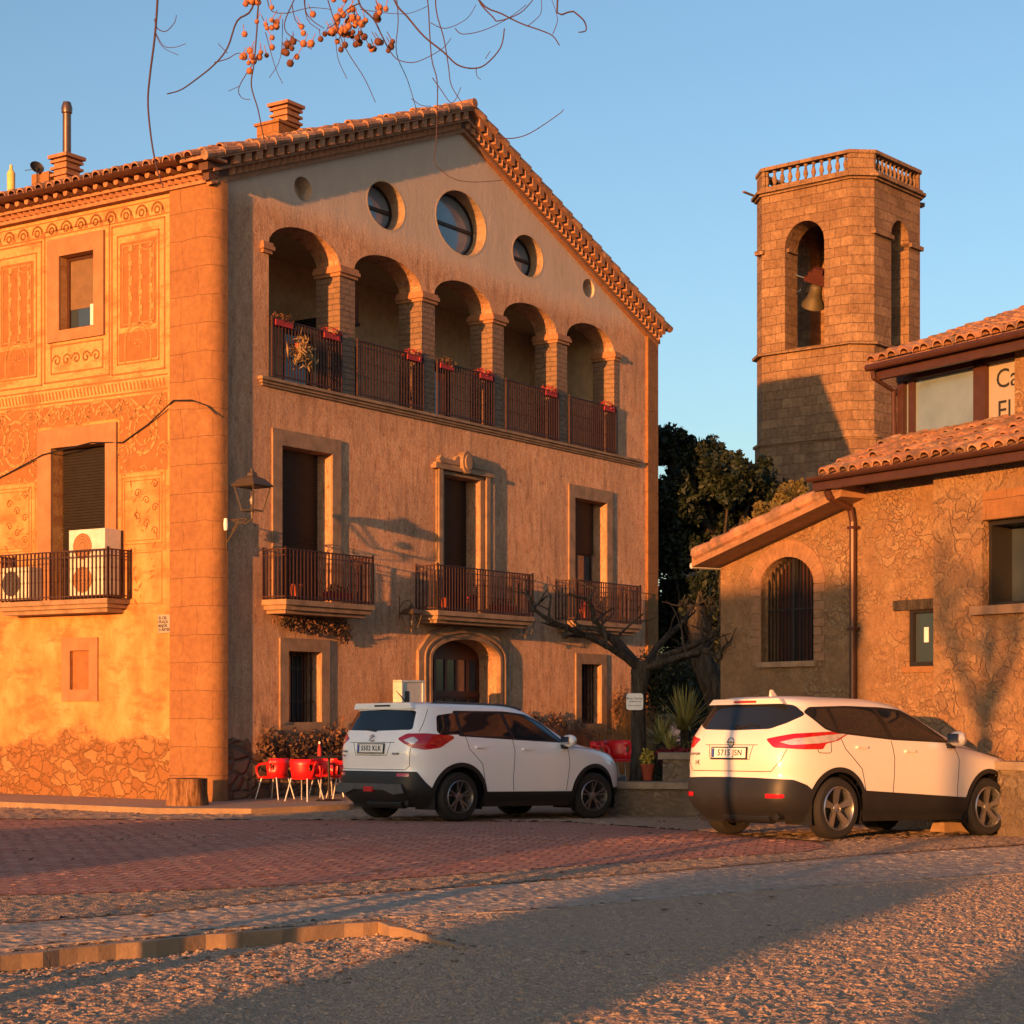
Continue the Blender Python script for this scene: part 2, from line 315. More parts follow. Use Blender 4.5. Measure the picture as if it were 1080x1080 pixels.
# ------------------------------------------------------------------ builders
class MB:
    def __init__(s): s.v = []; s.f = []; s.m = []
    def add(s, vs, fs, mi=0):
        o = len(s.v); s.v.extend([tuple(p) for p in vs])
        for f in fs: s.f.append(tuple(i + o for i in f)); s.m.append(mi)
        return s
    def hexa(s, p, mi=0):   # 8 points: bottom 4 ccw, top 4 ccw
        return s.add(p, [(0, 3, 2, 1), (4, 5, 6, 7), (0, 1, 5, 4), (1, 2, 6, 5), (2, 3, 7, 6), (3, 0, 4, 7)], mi)
    def box(s, x0, x1, y0, y1, z0, z1, mi=0, T=None):
        if x0 > x1: x0, x1 = x1, x0
        if y0 > y1: y0, y1 = y1, y0
        if z0 > z1: z0, z1 = z1, z0
        p = [Vector(q) for q in ((x0, y0, z0), (x1, y0, z0), (x1, y1, z0), (x0, y1, z0), (x0, y0, z1), (x1, y0, z1), (x1, y1, z1), (x0, y1, z1))]
        if T is not None: p = [T @ q for q in p]
        return s.hexa(p, mi)
    def tube(s, pts, rad, seg=8, mi=0, cap=True):
        pts = [Vector(p) for p in pts]; n = len(pts)
        rad = rad if hasattr(rad, '__len__') else [rad] * n
        o = len(s.v); up = Vector((0, 0, 1)); prev = None
        for i, p in enumerate(pts):
            d = (pts[min(i + 1, n - 1)] - pts[max(i - 1, 0)])
            d = d.normalized() if d.length > 1e-9 else Vector((0, 0, 1))
            if prev is None:
                a = d.cross(up); a = a if a.length > .05 else d.cross(Vector((1, 0, 0)))
            else: a = prev - d * prev.dot(d)
            a.normalize(); b = d.cross(a); prev = a
            for k in range(seg):
                t = 2 * math.pi * k / seg; s.v.append(tuple(p + (a * math.cos(t) + b * math.sin(t)) * rad[i]))
        for i in range(n - 1):
            for k in range(seg):
                k2 = (k + 1) % seg; s.f.append((o + i * seg + k, o + i * seg + k2, o + (i + 1) * seg + k2, o + (i + 1) * seg + k)); s.m.append(mi)
        if cap:
            s.f.append(tuple(o + k for k in range(seg))[::-1]); s.m.append(mi)
            s.f.append(tuple(o + (n - 1) * seg + k for k in range(seg))); s.m.append(mi)
        return s
    def lathe(s, prof, seg=24, T=None, mi=0, arc=(0, 2 * math.pi), close=True):
        o = len(s.v); n = len(prof); full = abs(arc[1] - arc[0] - 2 * math.pi) < 1e-6
        for (r, z) in prof:
            for k in range(seg + (0 if full else 1)):
                t = arc[0] + (arc[1] - arc[0]) * k / seg
                p = Vector((r * math.cos(t), r * math.sin(t), z)); s.v.append(tuple(T @ p if T is not None else p))
        w_ = seg if full else seg + 1
        for i in range(n - 1):
            for k in range(seg):
                k2 = (k + 1) % w_; s.f.append((o + i * w_ + k, o + i * w_ + k2, o + (i + 1) * w_ + k2, o + (i + 1) * w_ + k)); s.m.append(mi)
        return s
    def prism(s, polys, y0, y1, T=None, mi=0, back=True):
        """outline (and holes) in x,z extruded along y from y0 to y1"""
        polys = [[(float(a), float(b)) for a, b in P] for P in polys]
        tri = tessellate_polygon([[Vector((a, b, 0)) for a, b in P] for P in polys])
        flat = [q for P in polys for q in P]; n = len(flat); o = len(s.v)
        for y in (y0, y1):
            for a, b in flat:
                p = Vector((a, y, b)); s.v.append(tuple(T @ p if T is not None else p))
        for t in tri:
            a, b, c = [flat[i] for i in t]
            ccw = (b[0] - a[0]) * (c[1] - a[1]) - (b[1] - a[1]) * (c[0] - a[0]) > 0
            t = tuple(t) if ccw else tuple(t)[::-1]
            s.f.append(tuple(o + i for i in t)); s.m.append(mi)
            if back: s.f.append(tuple(o + n + i for i in t[::-1])); s.m.append(mi)
        k = 0
        for pi, P in enumerate(polys):
            area = sum(P[i][0] * P[(i + 1) % len(P)][1] - P[(i + 1) % len(P)][0] * P[i][1] for i in range(len(P)))
            ccw = (area > 0) == (pi == 0)
            for i in range(len(P)):
                a, b = o + k + i, o + k + (i + 1) % len(P)
                s.f.append((a, a + n, b + n, b) if ccw else (b, b + n, a + n, a)); s.m.append(mi)
            k += len(P)
        return s
    def build(s, name, mats, parent=None, smooth=None, fix=False):
        me = bpy.data.meshes.new(name); me.from_pydata([tuple(v) for v in s.v], [], s.f)
        mats = mats if isinstance(mats, (list, tuple)) else [mats]
        for m in mats: me.materials.append(m)
        if len(mats) > 1: me.polygons.foreach_set('material_index', s.m)
        if fix:
            bm = bmesh.new(); bm.from_mesh(me); bmesh.ops.recalc_face_normals(bm, faces=bm.faces); bm.to_mesh(me); bm.free()
        if smooth: me.shade_smooth(); me.set_sharp_from_angle(angle=R(smooth))
        me.update()
        o = bpy.data.objects.new(name, me); COL.objects.link(o)
        if parent: o.parent = parent
        return o

def tag(o, label=None, cat=None, group=None, kind=None):
    for k, v in (('label', label), ('category', cat), ('group', group), ('kind', kind)):
        if v: o[k] = v
    return o
def root(name, loc, rz=0, label=None, cat=None, group=None):
    o = bpy.data.objects.new(name, None); COL.objects.link(o); o.empty_display_size = .2
    o.location = loc; o.rotation_euler = (0, 0, rz); return tag(o, label, cat, group)
def frame_root(name, P, xdir, label, cat):
    return root(name, P, math.atan2(xdir[1], xdir[0]), label, cat)
def copy_tree(o, parent=None):
    c = o.copy(); COL.objects.link(c); c.parent = parent
    for ch in list(o.children): copy_tree(ch, c)
    return c
def rect(x0, x1, z0, z1): return [(x0, z0), (x1, z0), (x1, z1), (x0, z1)]
def arch(x0, x1, z0, zs, zt, n=14):
    c = (x0 + x1) / 2; a = (x1 - x0) / 2
    return [(x0, z0), (x1, z0)] + [(c + a * math.cos(math.pi * i / n), zs + (zt - zs) * math.sin(math.pi * i / n)) for i in range(n + 1)]
def oval(cx, cz, rx, rz, n=28): return [(cx + rx * math.cos(2 * math.pi * i / n), cz + rz * math.sin(2 * math.pi * i / n)) for i in range(n)]
def at(px, py, Y): return Vector(((px - CX) / F_PX * Y, Y, EYE + (HY - py) / F_PX * Y))
def sp(s_, p, z=0): return Vector((s_ * ux + p * uy, s_ * uy - p * ux, z))
def text(name, body, size, T, mat, parent, spacing=1.0, bold=0.0, xs=1.0, depth=.001):
    cu = bpy.data.curves.new(name, 'FONT'); cu.body = body; cu.size = size; cu.extrude = depth; cu.space_character = spacing
    cu.align_x = 'CENTER'; cu.align_y = 'CENTER'; cu.offset = bold; cu.resolution_u = 3
    tmp = bpy.data.objects.new('tmp', cu); COL.objects.link(tmp)
    dg = bpy.context.evaluated_depsgraph_get(); dg.update()
    me = bpy.data.meshes.new_from_object(tmp.evaluated_get(dg)); me.name = name
    bpy.data.objects.remove(tmp); bpy.data.curves.remove(cu)
    me.transform(T @ Matrix.Diagonal((xs, 1, 1, 1))); me.materials.clear(); me.materials.append(mat)
    o = bpy.data.objects.new(name, me); COL.objects.link(o)
    if parent: o.parent = parent
    return o

# ------------------------------------------------------------------ ground
def zg(x, y):
    c = lambda v, a, b: max(a, min(b, v))
    return .05 - .03 * c(y - 20.5, 0, 7) - .012 * c(x - 3.6, -5, 3)
def G(px, py, z=None):
    zz = .05
    for _ in range(6):
        Y = (EYE - zz) * F_PX / (py - HY); X = (px - CX) / F_PX * Y
        zz = zg(X, Y)
    return Vector((X, Y))
def sheet(name, poly, dz, mat, step=1.0, skirt=0.0, smat=None, kind='structure'):
    bm = bmesh.new(); vs = [bm.verts.new((p[0], p[1], 0)) for p in poly]; bm.faces.new(vs)
    xs = [p[0] for p in poly]; ys = [p[1] for p in poly]
    for ax, lo, hi in ((0, min(xs), max(xs)), (1, min(ys), max(ys))):
        t = math.floor(lo / step) * step
        while t < hi:
            t += step
            co_ = Vector((t, 0, 0)) if ax == 0 else Vector((0, t, 0)); no = Vector((1, 0, 0)) if ax == 0 else Vector((0, 1, 0))
            bmesh.ops.bisect_plane(bm, geom=bm.verts[:] + bm.edges[:] + bm.faces[:], plane_co=co_, plane_no=no)
    bmesh.ops.triangulate(bm, faces=[f for f in bm.faces if len(f.verts) > 4])
    if skirt:
        be = [e for e in bm.edges if len(e.link_faces) == 1]
        r = bmesh.ops.extrude_edge_only(bm, edges=be); low = {v for v in r['geom'] if isinstance(v, bmesh.types.BMVert)}
    else: low = set()
    for v in bm.verts: v.co.z = zg(v.co.x, v.co.y) + dz - (skirt if v in low else 0)
    bmesh.ops.recalc_face_normals(bm, faces=bm.faces)
    for f in bm.faces:
        if abs(f.normal.z) < .5: f.material_index = 1
        elif f.normal.z < 0: f.normal_flip()
    me = bpy.data.meshes.new(name); bm.to_mesh(me); bm.free(); me.materials.append(mat); me.materials.append(smat or mat)
    o = bpy.data.objects.new(name, me); COL.objects.link(o); return tag(o, kind=kind)

# base terrain: one big sheet to the horizon
mb = MB(); xs = [-2500, -600, -150, -60] + list(np.arange(-30, -4, 1.5)) + list(np.arange(-4, 4, .25)) + list(np.arange(4, 31, 1.5)) + [60, 150, 600, 2500]
ys = [-2500, -600, -150, -60, -25] + list(np.arange(-6, 50, 1.5)) + [60, 90, 200, 600, 2500]
def low(x, y):
    t = max(0.0, min(1.0, (x + 1.1) / 1.0)); return -.10 + .097 * t * t * (3 - 2 * t) if y < 21 else -.10
vv = [(x, y, zg(x, y) + low(x, y)) for y in ys for x in xs]; nx = len(xs)
mb.add(vv, [(j * nx + i, j * nx + i + 1, (j + 1) * nx + i + 1, (j + 1) * nx + i) for j in range(len(ys) - 1) for i in range(nx - 1)])
tag(mb.build('ground', M['gravel']), kind='structure')
def GP(*pp): return [G(*p) for p in pp]
# plaza slab: all zones beyond the gravel, stepping up from it
edge = GP((-260, 1040), (0, 1008), (200, 988), (400, 972), (490, 999))
rj = random.Random(8); ee = []
for a_, b_ in zip(edge[:-1], edge[1:]):
    n_ = max(2, int((b_ - a_).length / .12)); nn_ = Vector((-(b_ - a_).y, (b_ - a_).x)).normalized()
    ee += [a_ + (b_ - a_) * (k / n_) + nn_ * (.02 * math.sin(k * .9 + a_.x * 3) + .012 * math.sin(k * 2.3) + rj.uniform(-.004, .004)) for k in range(n_)]
edge = ee + [edge[-1]]
plz = edge + GP((640, 1012), (760, 1000), (900, 972), (1080, 930), (1400, 880)) + [Vector((40, 20)), Vector((40, 46)), Vector((-40, 46)), Vector((-40, 13))]
sheet('grit_apron', plz, 0.0, M['grit'], 1.5, .16, M['kerb'])
sheet('stone_strip', GP((-260, 1030), (0, 1003), (200, 985), (400, 969), (560, 962), (760, 945), (900, 934), (1080, 922), (1400, 905), (1400, 878), (1080, 893), (900, 905), (700, 922), (400, 944), (200, 962), (0, 977), (-260, 1000)), .012, M['strip'], 1.5, .02)
sheet('asphalt_strip', GP((-300, 998), (0, 975), (200, 960), (400, 942), (700, 920), (900, 903), (1080, 891), (1400, 876)) + [Vector((40, 24)), Vector((40, 45)), Vector((-40, 45)), Vector((-40, 16))], .006, M['asphalt'], 1.5)
sheet('red_paving', GP((-300, 962), (0, 946), (200, 940), (360, 932), (600, 915), (760, 905), (850, 899), (874, 894), (860, 889), (800, 884), (740, 878), (600, 868), (360, 866), (0, 865), (-300, 866)), .012, M['pavers'], 1.5)

HO = Vector((-4.862, 30.0, -.04))                       # near corner of the big house
hx = Vector((1295, 1950)).normalized(); hy = Vector((-hx.y, hx.x))
def H2(t, w_): return Vector((HO.x, HO.y)) + hx * t + hy * w_
# pavement along the two faces of the house
sheet('pavement', [H2(-2.1, 16), H2(-1.9, -.6), H2(-1.2, -1.9), H2(0.6, -2.35), H2(5, -2.3), H2(9, -2.3), H2(9, .3), H2(.35, .3), H2(.35, 16)], .10, M['pavement'], 1.5, .14, M['kerb'])

def rough(name, poly, dz, mat, cell, amp, y0, y1, brick=None, seed=0, f=.30):
    r = np.random.default_rng(seed); poly = [tuple(p) for p in poly]; xm = f * y1 + 1.2
    nx_, ny_ = int(2 * xm / cell), int((y1 - y0) / cell); xs_ = -xm + np.arange(nx_ + 1) * cell; ys_ = y0 + np.arange(ny_ + 1) * cell
    XX, YY = np.meshgrid(xs_, ys_); XX = XX + r.uniform(-.3, .3, XX.shape) * cell; YY = YY + r.uniform(-.3, .3, YY.shape) * cell
    ins = np.zeros(XX.shape, bool); j = len(poly) - 1
    for i in range(len(poly)):
        ax, ay = poly[j]; bx, by = poly[i]; ins ^= ((by > YY) != (ay > YY)) & (XX < (ax - bx) * (YY - by) / (ay - by + 1e-12) + bx); j = i
    ins &= np.abs(XX) < f * YY + 1.0
    H = r.normal(0, amp, XX.shape); H = np.clip(H, -2 * amp, 2.2 * amp)
    lum = np.kron(r.normal(0, 1, (ny_ // 6 + 2, nx_ // 6 + 2)), np.ones((6, 6)))[:ny_ + 1, :nx_ + 1]; k_ = np.ones(5) / 5
    lum = np.apply_along_axis(lambda v: np.convolve(v, k_, 'same'), 0, np.apply_along_axis(lambda v: np.convolve(v, k_, 'same'), 1, lum))
    H = H + lum * amp * (.5 if dz < -.05 else .12)
    Zg = .05 - .03 * np.clip(YY - 20.5, 0, 7) - .012 * np.clip(XX - 3.6, -5, 3)
    if dz < -.05:
        t_ = np.clip(XX + 1.1, 0, 1); Zg = Zg + .097 * t_ * t_ * (3 - 2 * t_)
    Zz = Zg + dz + 1.6 * amp + H
    cellin = ins[:-1, :-1] & ins[1:, :-1] & ins[:-1, 1:] & ins[1:, 1:]
    jj, ii = np.nonzero(cellin); w_ = nx_ + 1; a = jj * w_ + ii; Fq = np.stack([a, a + 1, a + w_ + 1, a + w_], 1)
    T3 = np.concatenate([Fq[:, [0, 1, 2]], Fq[:, [0, 2, 3]]]); used = np.unique(T3); mp_ = np.full(XX.size, -1); mp_[used] = np.arange(len(used))
    V = np.stack([XX.ravel()[used], YY.ravel()[used], Zz.ravel()[used]], 1)
    me = bpy.data.meshes.new(name); me.from_pydata(V.tolist(), [], mp_[T3].tolist()); me.materials.append(mat)
    o = bpy.data.objects.new(name, me); COL.objects.link(o); return tag(o, kind='structure')
P_strip = GP((-260, 1030), (0, 1003), (200, 985), (400, 969), (560, 962), (760, 945), (900, 934), (1080, 922), (1400, 905), (1400, 878), (1080, 893), (900, 905), (700, 922), (400, 944), (200, 962), (0, 977), (-260, 1000))
P_pav = GP((-300, 962), (0, 946), (200, 940), (360, 932), (600, 915), (760, 905), (850, 899), (874, 894), (860, 889), (800, 884), (740, 878), (600, 868), (360, 866), (0, 865), (-300, 866))
P_mid = GP((-300, 998), (0, 975), (200, 960), (400, 942), (700, 920), (900, 903), (1080, 891), (1400, 876), (1400, 862), (1080, 874), (880, 885), (874, 894), (850, 899), (760, 905), (600, 915), (360, 932), (200, 940), (0, 946), (-300, 962))
P_far = [H2(-2.0, 16), H2(-2.0, -.6), H2(-1.3, -2.05), H2(0.6, -2.5), H2(9.2, -2.45)] + GP((700, 861), (1000, 868), (1300, 864), (1080, 880), (860, 889), (800, 884), (740, 878), (600, 868), (360, 866), (0, 865), (-300, 866))
P_apron = GP((-260, 1038), (0, 1006), (200, 987), (400, 971), (490, 998), (640, 1011), (760, 999), (900, 971), (1080, 929), (1400, 879), (1400, 905), (1080, 922), (900, 934), (760, 945), (560, 962), (400, 969), (200, 985), (0, 1003), (-260, 1030))
rough('paving_relief', P_strip, .006, M['strip'], .05, .005, 9.5, 24, seed=1)
rough('red_paving_relief', P_pav, .002, M['pavers'], .05, .0042, 12.5, 28, seed=2)
rough('asphalt_relief', P_mid, .000, M['asphalt'], .045, .005, 11, 26, seed=3)
rough('far_asphalt_relief', P_far, .006, M['asphalt'], .07, .008, 20, 31, seed=4)
rough('grit_relief', P_apron, -.004, M['grit'], .035, .0058, 9, 22, seed=5)
rough('gravel_relief', [(-6, 7.6), (8, 7.6), (8, 20), (4.9, 17.2)] + [tuple(p) for p in GP((1080, 926), (900, 966), (760, 993), (640, 1005), (560, 1000))] + [tuple(p) for p in GP((505, 998), (488, 1002), (400, 974), (200, 990), (0, 1010), (-260, 1042))], -.012 if False else -.10, M['gravel'], .03, .006, 7.6, 18, seed=6)

# loose gravel and leaves
def pebbles(name, n, poly_f, size, mat, dz, flat=.55, seed=1):
    r = np.random.default_rng(seed); V = []; Fc = []
    ico = [(0, 0, 1), (.9, 0, .1), (.28, .85, -.1), (-.72, .53, .1), (-.72, -.53, -.1), (.28, -.85, .1), (0, 0, -1)]
    tri = [(0, 1, 2), (0, 2, 3), (0, 3, 4), (0, 4, 5), (0, 5, 1), (6, 2, 1), (6, 3, 2), (6, 4, 3), (6, 5, 4), (6, 1, 5)]
    c = 0
    while c < n:
        x, y = poly_f(r)
        if x is None: continue
        k = size * (0.45 + r.random() ** 3 * 1.6); a = r.random() * 6.28; ca, sa = math.cos(a), math.sin(a)
        e = .6 + .5 * r.random(); o = len(V); z0 = zg(x, y) + (low(x, y) if dz is None else dz)
        for (px, py, pz) in ico:
            px *= k * (1 + .3 * (r.random() - .5)); py *= k * e * (1 + .3 * (r.random() - .5))
            V.append((x + px * ca - py * sa, y + px * sa + py * ca, z0 + k * flat * .5 + pz * k * flat))
        Fc.extend([tuple(o + i for i in t) for t in tri]); c += 1
    me = bpy.data.meshes.new(name); me.from_pydata(V, [], Fc); me.materials.append(mat)
    o = bpy.data.objects.new(name, me); COL.objects.link(o); return tag(o, kind='stuff')
def in_poly(x, y, P):
    c = False; j = len(P) - 1
    for i in range(len(P)):
        if (P[i][1] > y) != (P[j][1] > y) and x < (P[j][0] - P[i][0]) * (y - P[i][1]) / (P[j][1] - P[i][1]) + P[i][0]: c = not c
        j = i
    return c
plzt = [tuple(p) for p in plz]
def near_pt(r):
    y = 7.6 + (r.random() ** .8) * 10.5; x = (r.random() - .5) * .62 * y
    if in_poly(x, y, plzt): return None, None
    return x, y
M['pebble'] = plain('pebble', (.50, .36, .25), .95, var=.6, sc=9)
M['leaflitter'] = plain('dead_leaf', (.22, .12, .06), .9, var=.5, sc=9)
tag(pebbles('gravel', 36000, near_pt, .0105, M['pebble'], None, seed=3), 'coarse pale gravel spread over the near ground', 'gravel')
def grit_pt(r):
    y = 8.5 + r.random() * 11; x = (r.random() - .5) * .62 * y
    return (x, y) if in_poly(x, y, plzt) else (None, None)
tag(pebbles('fine_gravel', 5000, grit_pt, .0045, M['pebble'], .008, seed=4), 'fine loose grit scattered over the compacted apron', 'gravel')
def edge_pt(r):
    t = r.random(); a = G(-40 + 560 * t, 1006 - 40 * t + r.random() ** 2 * 40 + 6)
    return (a.x, a.y) if not in_poly(a.x, a.y, plzt) else (None, None)
tag(pebbles('dead_leaves', 1100, edge_pt, .024, M['leaflitter'], None, .3, seed=5), 'dry brown leaves gathered below the pale kerb edge', 'leaves')

def plaza_pt(r):
    y = 10 + r.random() * 18; x = (r.random() - .5) * .6 * y
    return (x, y) if in_poly(x, y, plzt) else (None, None)
tag(pebbles('blown_leaves', 420, plaza_pt, .024, M['leaflitter'], .02, .2, seed=9), 'a few dry leaves blown across the paving', 'leaves')
# ------------------------------------------------------------------ the big house
house = frame_root('country_house', HO, hx, 'large three storey stone house with arched gallery, round windows and sgraffito side wall', 'house')
LEN, DEP, EAVE, APX, ZC0 = 14.7, 14.0, 10.1, 6.98, 12.72
def zc(t): return ZC0 - .376 * abs(t - APX)
gal = [(1.38, 3.27), (3.69, 5.71), (6.12, 8.07), (8.47, 10.47), (10.87, 12.84)]
TH = .52
holes = [arch(a, b, 7.11, 9.39, 9.82) for a, b in gal]
mid = [(1.69, 3.04), (6.4, 7.62), (11.17, 12.5)]
holes += [rect(a, b, 3.38, 6.02) for a, b in mid]
lowr = [(1.86, 2.74, 1.31, 2.53), (11.43, 12.27, 1.21, 2.49)]
holes += [rect(*q) for q in lowr]
rounds = [(2.28, 10.51, .24, .21), (4.63, 10.75, .56, .43), (7.02, 10.95, .84, .61), (9.38, 10.79, .57, .42), (11.77, 10.58, .24, .2)]
holes += [oval(*q) for q in rounds]
door_hole = arch(5.93, 8.23, .06, 2.50, 2.88)
holes.append(door_hole)
mb = MB(); mb.prism([[(.27, -.6), (LEN - .45, -.6), (LEN - .45, zc(LEN - .45)), (APX, ZC0), (.27, zc(.27))]] + holes, 0, TH)
mb.build('front_wall', M['front'], house)
# corner quoin with rounded edge, thicker than the wall on both faces
q = []
for i in range(9):
    a = R(180 + 90 * i / 8); q.append((.17 + .25 * math.cos(a), .155 + .25 * math.sin(a)))
mb = MB(); prof = [(-.08, .87)] + q + [(.27, -.095), (.27, .4), (.4, .87)]
prof = [(x, y) for x, y in prof]
zz = [-.6, 10.12]
vs = [(x, y, z) for z in zz for x, y in prof]; n = len(prof)
mb.add(vs, [(i, (i + 1) % n, n + (i + 1) % n, n + i) for i in range(n)])
mb.build('corner_quoin', M['quoin'], house, 40, True)
mb = MB().box(LEN - .45, LEN + .02, -.07, .5, -.6, 9.98); mb.build('corner_pilaster', M['quoin'], house)
# side wall (left in the photo): built in x,z then turned so that its face looks along -x
TS = Matrix.Rotation(R(90), 4, 'Z')      # (x,y,z)->(-y,x,z) : x becomes depth, y0..y1 becomes -x
win_s = (2.68, 3.52, 8.07, 9.35); door_s = (2.40, 3.72, 3.38, 6.05); blind = (2.81, 3.27, 1.87, 2.54)
mb = MB(); mb.prism([[(.86, -.6), (DEP, -.6), (DEP, 10.12), (.86, 10.12)], rect(*win_s), rect(*door_s), rect(*blind)], 0, -.45, T=TS)
mb.build('side_wall', M['side'], house, fix=True)
mb = MB().box(.05, LEN - .02, DEP - .3, DEP, -.6, 10.1); mb.box(LEN - .45, LEN - .02, .5, DEP - .3, -.6, 10.1)
mb.build('rear_walls', M['side'], house)
# gallery interior and floors
mb = MB(); doors_g = [(1.5, 2.35), (4.4, 5.3), (5.95, 6.7), (9.0, 9.9)]
mb.prism([rect(.5, LEN - .5, 6.9, 10.2)] + [rect(a, b, 6.96, 8.75) for a, b in doors_g], 2.3, 2.5)
mb.box(.46, LEN - .46, TH, DEP - .3, 6.86, 7.06); mb.box(.46, LEN - .46, TH, 2.3, 10.0, 10.2)
mb.box(.46, .6, TH, 2.3, 7.06, 10.0); mb.box(13.0, 13.2, TH, 2.3, 7.06, 10.0)
mb.build('gallery_interior', M['cream'], house)
for a, b in doors_g:
    f = MB(); f.prism([rect(a, b, 7.06, 8.75), rect(a + .08, b - .08, 7.12, 8.67)], 2.32, 2.42)
    fo = f.build('gallery_door', M['darkiron'], house)
    MB().box(a + .08, b - .08, 2.36, 2.38, 7.12, 8.67).build('pane', M['glass'], fo)
# gallery piers below the springing read as stone: facing, capitals
for a, b in [(3.274, 3.686), (5.714, 6.116), (8.074, 8.466), (10.474, 10.866), (12.84, 12.996)]:
    MB().box(a - .008, b + .008, -.012, TH + .01, 7.12, 9.2).build('gallery_pier', M['piers'], house)
for a, b in [(1.16, 1.38), (3.27, 3.69), (5.71, 6.12), (8.07, 8.47), (10.47, 10.87), (12.84, 13.06)]:
    l, r_ = (a - .0 if a < 2 else a - .07), (b + .07 if b < 13 else b)
    if a < 2: r_ = b + .07
    if a > 12.5: l = a - .07
    mb = MB(); mb.box(l + .03, r_ - .03, -.05, TH + .04, 9.20, 9.26); mb.box(l, r_, -.085, TH + .05, 9.26, 9.33); mb.box(l + .02, r_ - .02, -.06, TH + .04, 9.33, 9.385)
    mb.build('pier_capital', M['cornice'], house)
mb = MB(); mb.box(1.1, 13.95, -.11, .0, 7.06, 7.11); mb.box(1.14, 13.9, -.07, 0, 7.01, 7.06); mb.box(1.18, 13.86, -.04, 0, 6.97, 7.01)
mb.box(1.38, 12.84, .0, TH, 7.06, 7.112)
mb.build('gallery_ledge', M['frame'], house)

def railing(path, z0, z1, name='railing', mat=None, gap=.092, parent=house, posts=True, r=.011):
    mb = MB(); P = [Vector((p[0], p[1], 0)) for p in path]
    for a, b in zip(P[:-1], P[1:]):
        d = b - a; L_ = d.length; n_ = max(1, round(L_ / gap)); ang = math.atan2(d.y, d.x)
        T = Matrix.Translation(a) @ Matrix.Rotation(ang, 4, 'Z')
        mb.box(0, L_, -.02, .02, z1 - .02, z1, T=T); mb.box(0, L_, -.014, .014, z0 + .03, z0 + .05, T=T); mb.box(0, L_, -.008, .008, z1 - .12, z1 - .105, T=T)
        for i in range(n_ + 1):
            x = L_ * i / n_; q_ = .016 if i in (0, n_) else r
            mb.box(x - q_, x + q_, -q_, q_, z0, z1 + (.03 if i in (0, n_) else -.02), T=T)
            if 0 < i < n_:
                for zz_ in (.35, .6): mb.box(x - .014, x + .014, -.014, .014, z0 + (z1 - z0) * zz_, z0 + (z1 - z0) * zz_ + .03, T=T)
    return mb.build(name, mat or M['iron'], parent)
for a, b in gal:
    railing([(a + .02, -.06), (b - .02, -.06)], 7.14, 8.14, 'gallery_railing', gap=.085)

# openings: surround, shutter, balcony
def surround(x0, x1, z0, z1, ox0, ox1, oz0, oz1, pr=.06, name='window_surround', sill=True):
    mb = MB(); mb.prism([rect(x0, x1, z0, z1), rect(ox0, ox1, oz0, oz1)], -pr, .0)
    return mb.build(name, M['frame'], house)
def shutter(x0, x1, z0, z1, y, name='roller_shutter', pr=None, sl_=.045):
    mb = MB(); z = z0
    while z < z1 - 1e-6:
        t = min(z + sl_, z1); mb.hexa([(x0, y, z), (x1, y, z), (x1, y + .02, z), (x0, y + .02, z), (x0, y - .012, t - .006), (x1, y - .012, t - .006), (x1, y + .02, t), (x0, y + .02, t)]); z = t
    return mb.build(name, M['shutter'], pr or house)
slabs = [(1.2, 3.6, 1), (5.5, 8.8, 2), (10.4, 13.15, 3)]
for (a, b), (x0, x1, k) in zip(mid, slabs):
    top = 6.29 if k != 2 else 6.08
    surround(a - .24, b + .24, 3.38, top, a, b, 3.37, 6.02, .035)
    if k == 3:
        s = shutter(a + .05, b - .05, 4.9, 6.02, .3)
        f = MB().prism([rect(a + .05, b - .05, 3.38, 4.9), rect(a + .12, (a + b) / 2 - .04, 3.5, 4.86), rect((a + b) / 2 + .04, b - .12, 3.5, 4.86)], .34, .38).build('balcony_door', M['darkiron'], house)
        MB().box(a + .12, b - .12, .355, .365, 3.5, 4.86).build('pane', M['glass'], f)
    else: s = shutter(a + .03, b - .03, 3.38, 6.02, .3)
    MB().box(a, b, .4, .45, 3.38, 6.02).build('door_backing', M['black'], house)
    mb = MB(); pj = .54
    mb.box(x0, x1, -pj, 0, 3.28, 3.37); mb.box(x0 + .05, x1 - .05, -pj + .05, 0, 3.20, 3.28); mb.box(x0 + .12, x1 - .12, -pj + .12, 0, 3.14, 3.20)
    sl_o = mb.build('balcony_slab', M['frame'], house)
    railing([(x0 + .03, 0), (x0 + .03, -pj + .03), (x1 - .03, -pj + .03), (x1 - .03, 0)], 3.38, 4.22, 'balcony_railing')
